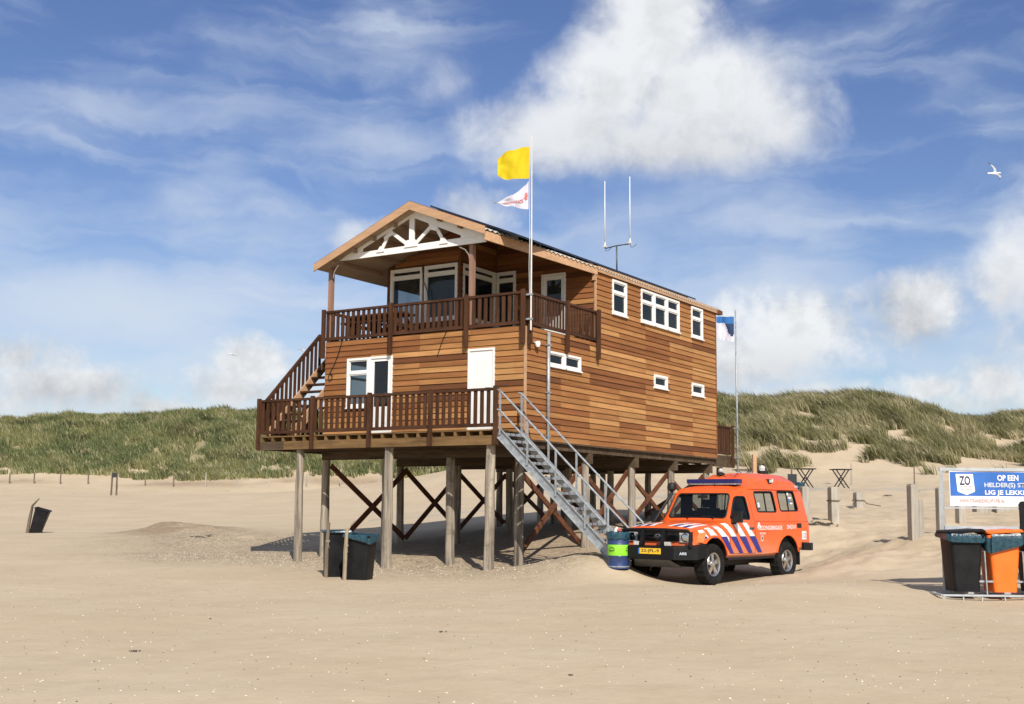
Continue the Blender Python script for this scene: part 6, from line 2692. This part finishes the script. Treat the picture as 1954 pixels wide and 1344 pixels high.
# ------------------------------------------------------------------ table and benches on the verandah
pt_ = thing('picnic_table', (-4.75, .82, H1 + .012), 'brown picnic table behind the verandah railing at its left end', 'picnic table')
m = MB()
for k in range(5):
    m.box((-5.55, .50 + k * .135, 3.23), (-3.95, .625 + k * .135, 3.27))
m.build('tabletop', M['railx'], pt_)
for y in (.22, 1.36):
    m = MB()
    m.box((-5.55, y - .13, 2.99), (-3.95, y + .13, 3.03))
    m.build('bench', M['railx'], pt_)
for x in (-5.35, -4.15):
    for a, b in ((.25, .72), (1.40, .92)):
        m = MB()
        m.beam((x, a, H1 + .01), (x, b, 3.23), .05, .09, (1, 0, 0))
        m.build('leg', M['rail'], pt_)
    m = MB()
    m.beam((x + .05, .15, 2.96), (x + .05, 1.45, 2.96), .04, .09)
    m.build('cross_bar', M['rail'], pt_)

# ------------------------------------------------------------------ posts on the right-hand slope
def post(px, py, dep, w, top_py, label, group='weathered posts on the sandy slope', mat='grey_post', name='wooden_post', d=None, band=None, lean=(0, 0), cat='post', cap=True):
    g = on_ground(px, py, dep)
    # height from the sand up to where the photo shows its top
    hz = dist_of(g) * (py - top_py) / F_PX
    w = w * dist_of(g) / dep
    d = d or w
    t = thing(name, g, label, cat, group)
    rot = Matrix.Translation(g) @ Matrix.Rotation(YAWZ + .25, 4, 'Z')
    m = MB()
    m.loft([[Vector((sx * w / 2 * k, sy * d / 2 * k, z)) + Vector((lean[0] * z, lean[1] * z, 0)) for sx, sy in ((-1, -1), (1, -1), (1, 1), (-1, 1))] for z, k in ((-.4, 1.0), (hz * .3, 1.0), (hz * .75, .98), (hz - .02, .97), (hz, .9))])
    m.xform(rot)
    m.build('shaft', M[mat], t, bevel=.012, segs=1)
    if cap:
        m = MB()
        m.box((-w * .4, -d * .4, hz - .003), (w * .4, d * .4, hz + .012))
        m.xform(rot @ Matrix.Translation((lean[0] * hz, lean[1] * hz, 0)))
        m.build('sun_bleached_top', M['stake_pale'], t)
    if band:
        m = MB()
        zb = band
        o = .012
        for a, b in (((-w / 2 - o, -d / 2 - o), (w / 2 + o, -d / 2 - o)), ((w / 2 + o, -d / 2 - o), (w / 2 + o, d / 2 + o)), ((w / 2 + o, d / 2 + o), (-w / 2 - o, d / 2 + o)), ((-w / 2 - o, d / 2 + o), (-w / 2 - o, -d / 2 - o))):
            m.beam((a[0], a[1], zb), (b[0], b[1], zb), .025, .035)
        m.xform(rot)
        m.build('rope_band', M['stake'], t)
    return t, g, hz


post(1536, 1000, 30.5, .20, 930, 'pale thick post half hidden behind the vehicle tail')
post(1591, 994, 34, .24, 931, 'post with a rope band right of the vehicle', band=.56)
t, g, hz = post(1638, 969, 42, .27, 939, 'short post stub with rope ends sunk in the sand', band=.28)
for sgn, nm in ((-1, 'a'), (1, 'b')):
    m = MB()
    p = g + RX * (.16 * sgn) + Vector((0, 0, .29)) - BK * .1
    m.tube([p, p + RX * (.08 * sgn) - BK * .1 + Vector((0, 0, -.12)), p + RX * ((.12 if sgn < 0 else .5)) * sgn - BK * .3 + Vector((0, 0, -.34 if sgn < 0 else -.2))], .018, 5)
    m.build('rope_end', M['stake'], t)
post(1744, 1029, 28, .20, 926, 'tall split post of the pair left of the banner')
post(1757, 1023, 27.6, .13, 955, 'lower post of the pair left of the banner')
post(1796, 1015, 29, .17, 932, 'post just behind the left leg of the banner frame')
post(1833, 998, 31, .19, 960, 'post seen below the banner')
for i, (px, w, lb) in enumerate(((1873, .46, 'low grey block in the sand under the banner, left of its neighbour'), (1910, .42, 'low grey block in the sand under the banner, next to the black lid'))):
    g = on_ground(px, 978, 40)
    t = thing('low_block', g, lb, 'block', 'low blocks under the banner')
    m = MB()
    m.box((-w / 2, -.2, -.3), (w / 2, .2, .24 - .05 * i))
    m.xform(Matrix.Translation(g) @ Matrix.Rotation(YAWZ, 4, 'Z'))
    m.build('block', M['grey_post'], t, bevel=.015, segs=1)
g = on_ground(1892, 972, 40.5)
t = thing('driftwood_branch', g, 'bent branch lying between the two low blocks', 'driftwood')
m = MB()
m.tube([g + RX * -.28 + Vector((0, 0, .28)), g + RX * -.2 + Vector((0, 0, .02)), g + RX * .1 + Vector((0, 0, .18)), g + RX * .28 + Vector((0, 0, .2))], [.03, .03, .035, .025], 6)
m.build('limb', M['stake'], t)
post(1440, 931, 52, .17, 868, 'orange brown square post rising behind the vehicle roof', None, 'fascia', cap=False)
# pale post with a bin in front of the tables
g = on_ground(1527, 960, 46)
t = thing('litter_holder', g, 'teal lined litter sack on a stand beside the vehicle tail', 'litter bin')
m = MB()
zt = (960 - 921) / F_PX * dist_of(g)
m.lathe(g + Vector((0, 0, zt - .35)), [(.17, 0), (.19, .28), (.205, .33), (.19, .36), (.16, .30)], n=18)
m.build('bin_bag', M['bag'], t, fix=False)
m = MB()
m.tube([g + Vector((0, 0, -.3)), g + Vector((0, 0, zt - .05))], .03, 6)
m.build('post', M['galv'], t)
m = MB()
m.lathe(g + Vector((0, 0, zt - .36)), [(.17, -.02), (.175, .02)], n=18)
m.build('ring', M['white'], t)
# dark notice on a stick behind the vehicle roof
g = on_ground(1511, 930, 56)
t = thing('notice_board', g, 'small dark notice board on a stick behind the vehicle roof', 'sign')
m = MB()
k = 56 / F_PX
zb = 5 * dist_of(g) / F_PX
m.beam(g + Vector((0, 0, -.3)), g + Vector((0, 0, zb + .95)), .06, .06, (1, 0, 0))
m.build('stick', M['stake'], t)
m = MB()
m.box((-.20, -.03, zb - .05), (.22, .0, zb + .48))
m.xform(Matrix.Translation(g - BK * .05) @ Matrix.Rotation(YAWZ, 4, 'Z'))
m.build('board', M['seat'], t)


# ------------------------------------------------------------------ folding tables by the path
def table(px, foot_py, top_py, dep, half, label, legs=True, group='dark folding tables by the path'):
    g = on_ground(px, foot_py, dep)
    t = thing('folding_table', g, label, 'table', group)
    h = (foot_py - top_py) * dist_of(g) / F_PX
    half = half * dist_of(g) / dep
    m = MB()
    m.box((-half, -.35, h - .045), (half, .35, h))
    R = Matrix.Translation(g) @ Matrix.Rotation(YAWZ + .05, 4, 'Z')
    m.xform(R)
    m.build('tabletop', M['trim'], t, bevel=.008, segs=1)
    for y in (-.28, .28):
        for s in (1, -1):
            m = MB()
            m.beam((s * half * .68, y + .02 * s, h - .05), (-s * half * .72, y + .02 * s, -.05), .04, .07, (0, 1, 0))
            m.xform(R)
            m.build('leg', M['trim'], t)
    m = MB()
    m.beam((0, -.3, h * .48), (0, .3, h * .48), .04, .04)
    m.xform(R)
    m.build('stretcher', M['trim'], t)
    return t, g, h


table(1537, 932, 895, 57, .44, 'dark folding table left of its twin, with the teal sack below it')
t, g, h = table(1605, 932, 895, 57, .44, 'dark folding table right of its twin, beside a thin fence post')
table(1419, 921, 897, 60, .50, 'dark low table whose top just clears the vehicle roof, left of the orange post')
table(1456, 921, 899, 61, .30, 'small dark table whose top just clears the vehicle roof, right of the orange post')

# thin fence posts
def thin_post(px, top, base, dep, label, group, r=.05, mat='stake', pick=None):
    g = on_ground(px, base, dep)
    hz = dist_of(g) * (base - top) / F_PX
    hz = max(.7, min(2.2, hz))
    m = MB()
    l = random.uniform(-.03, .03)
    m.tube([g - Vector((0, 0, .4)), g + Vector((l * .5, 0, hz * .5)), g + RX * l + Vector((0, 0, hz))], [r, r * .95, r * .8], 7)
    o = m.build('fence_post', M[mat], None, origin=g)
    tag(o, label, 'fence post', group)
    return g, hz


fg = 'thin fence posts along the foot of the left dune'
prev = None
for px, tp, bs_ in ((-32, 902, 923), (18, 902, 923), (65, 902, 923), (115, 902, 924), (168, 902, 924), (277, 906, 927), (331, 904, 929), (392, 902, 930), (452, 913, 931), (513, 912, 930), (585, 905, 930), (650, 896, 931), (722, 905, 930), (806, 908, 930), (889, 897, 930), (975, 905, 930)):
    thin_post(px, tp, bs_, 125, 'thin weathered fence post in the row at the foot of the left dune', fg, .075, 'stake' if px < 340 else 'grey_post')
thin_post(1625, 884, 925, 64, 'thin fence post beside the right folding table', None, .05, 'grey_post')
thin_post(1745, 889, 930, 50, 'thin stick rising behind the tall split post', None, .035, 'stake')
# two legged board on the beach
g = on_ground(217, 946, 94)
t = thing('information_board', g, 'two legged dark board standing alone on the left beach', 'sign')
kk = 94 / F_PX
for dx in (-.20, .20):
    m = MB()
    m.beam(g + RX * (dx * 1.05) - Vector((0, 0, .3)), g + RX * dx * .9 + Vector((0, 0, 1.78)), .10, .10, (1, 0, 0))
    m.build('leg', M['stake'], t)
m = MB()
m.box((-.20, -.07, 1.40), (.20, -.02, 1.74))
m.xform(Matrix.Translation(g) @ Matrix.Rotation(YAWZ, 4, 'Z'))
m.build('board', M['seat'], t)

# ------------------------------------------------------------------ drift on the sand
def clump(px, py, dep, r, label, n=48, name='seaweed_clump', flat=.5):
    g = on_ground(px, py, dep)
    m = MB()
    rr = random.Random(px)
    for k in range(n):
        a = rr.uniform(0, 6.28)
        q = r * rr.uniform(0, 1) ** 1.4
        c = g + RX * (math.cos(a) * q * 1.6) + BK * (math.sin(a) * q)
        c.z = gz(c.x, c.y) + .01
        b = rr.uniform(0, 6.28)
        L = r * rr.uniform(.25, .7)
        e_ = c + Vector((math.cos(b) * L, math.sin(b) * L, .0))
        e_.z = gz(e_.x, e_.y) + .008
        m.tube([c, (c + e_) / 2 + Vector((rr.uniform(-.2, .2) * L, rr.uniform(-.2, .2) * L, L * rr.uniform(.1, .5) * flat)), e_], [.004 + .012 * r, .006 + .018 * r, .003], 4)
    o = m.build(name, M['weed'], None, origin=g)
    tag(o, label, 'seaweed')


clump(1553, 1003, 29, .26, 'dark tuft of seaweed right behind the vehicle tail')
clump(1574, 1002, 29, .30, 'larger dark tuft of seaweed left of the roped post')
clump(257, 1244, 12.5, .045, 'small dark scrap of seaweed in the left foreground', 12)
clump(843, 1207, 14.5, .035, 'small dark scrap of seaweed in the middle foreground', 12)
clump(402, 1182, 15.5, .02, 'tiny dark scrap of seaweed on the open sand left', 8)
clump(1088, 1290, 11, .018, 'tiny scrap of seaweed near the bottom edge', 8)
clump(1695, 947, 48, .30, 'dark streak of seaweed beside the path', 18, flat=.2)
clump(385, 1025, 38, .35, 'streak of dried seaweed on the dark mound left', 20, flat=.15)


# ------------------------------------------------------------------ gulls
def gull(pos, heading, bank, pitch, dih_l, dih_r, span, label):
    """one continuous surface grown over body, neck, tail and bent wings"""
    L = span * .42
    verts, edges, rad = [], [], []

    def v(p, r):
        verts.append(p)
        rad.append(r)
        return len(verts) - 1
    chest = v((0, 0, 0), (.062, .062))
    prev = chest
    for p, r in (((.13, 0, .012), (.050, .05)), ((.21, 0, .026), (.036, .036)), ((.27, 0, .030), (.034, .034)), ((.315, 0, .022), (.012, .012)), ((.345, 0, .016), (.006, .006))):
        i = v(p, r)
        edges.append((prev, i))
        prev = i
    prev = chest
    for p, r in (((-.13, 0, .005), (.05, .044)), ((-.24, 0, .006), (.034, .022)), ((-.36, 0, .006), (.045, .008))):
        i = v(p, r)
        edges.append((prev, i))
        prev = i
    for s, dih in ((1, dih_l), (-1, dih_r)):
        prev = chest
        for (x, y, up, r) in ((.05, .10, .25, (.075, .018)), (.10, .25, .55, (.08, .012)), (.06, .42, .62, (.06, .009)), (-.04, .58, .50, (.035, .006)), (-.12, .68, .38, (.010, .004))):
            i = v((x, s * y * math.cos(dih), y * math.sin(dih) * (1 if up > 0 else 1)), r)
            edges.append((prev, i))
            prev = i
    me = bpy.data.meshes.new('gull')
    me.from_pydata(verts, edges, [])
    o = bpy.data.objects.new('gull', me)
    COL.objects.link(o)
    md = o.modifiers.new('s', 'SKIN')
    md.use_smooth_shade = True
    for sv, r in zip(me.skin_vertices[0].data, rad):
        sv.radius = r
        sv.use_root = False
    me.skin_vertices[0].data[0].use_root = True
    sb = o.modifiers.new('d', 'SUBSURF')
    sb.levels = sb.render_levels = 1
    dg = bpy.context.evaluated_depsgraph_get()
    m2 = bpy.data.meshes.new_from_object(o.evaluated_get(dg))
    bpy.data.objects.remove(o)
    for mt in (M['bird_white'], M['bird_grey'], M['bird_black'], M['amber']):
        m2.materials.append(mt)
    for p in m2.polygons:
        c = p.center
        ay = math.hypot(c.y, 0)
        rr_ = math.hypot(c.y, c.z)
        p.material_index = 2 if rr_ > .54 else 1 if rr_ > .10 and c.x > -.2 else 3 if c.x > .325 else 0
        p.use_smooth = True
    k = span / 1.32
    R = Matrix.Rotation(heading, 4, 'Z') @ Matrix.Rotation(-pitch, 4, 'Y') @ Matrix.Rotation(bank, 4, 'X')
    m2.transform(Matrix.Translation(pos) @ R @ Matrix.Scale(k, 4))
    ob = link('seagull', m2, None)
    tag(ob, label, 'seagull', 'seagulls in the sky')


gull(at(1898, 331, 54), YAWZ + .15, math.radians(58), .05, .10, .35, 1.25, 'white seagull banking in the blue sky on the right')
gull(at(577, 669, 105), YAWZ - .5, math.radians(12), .0, .35, .25, 1.2, 'seagull with raised wings just left of the wooden stair')
gull(at(441, 676, 110), YAWZ + 2.4, math.radians(-5), .0, -.28, -.30, 1.2, 'faint seagull with drooping wings before the small white cloud')
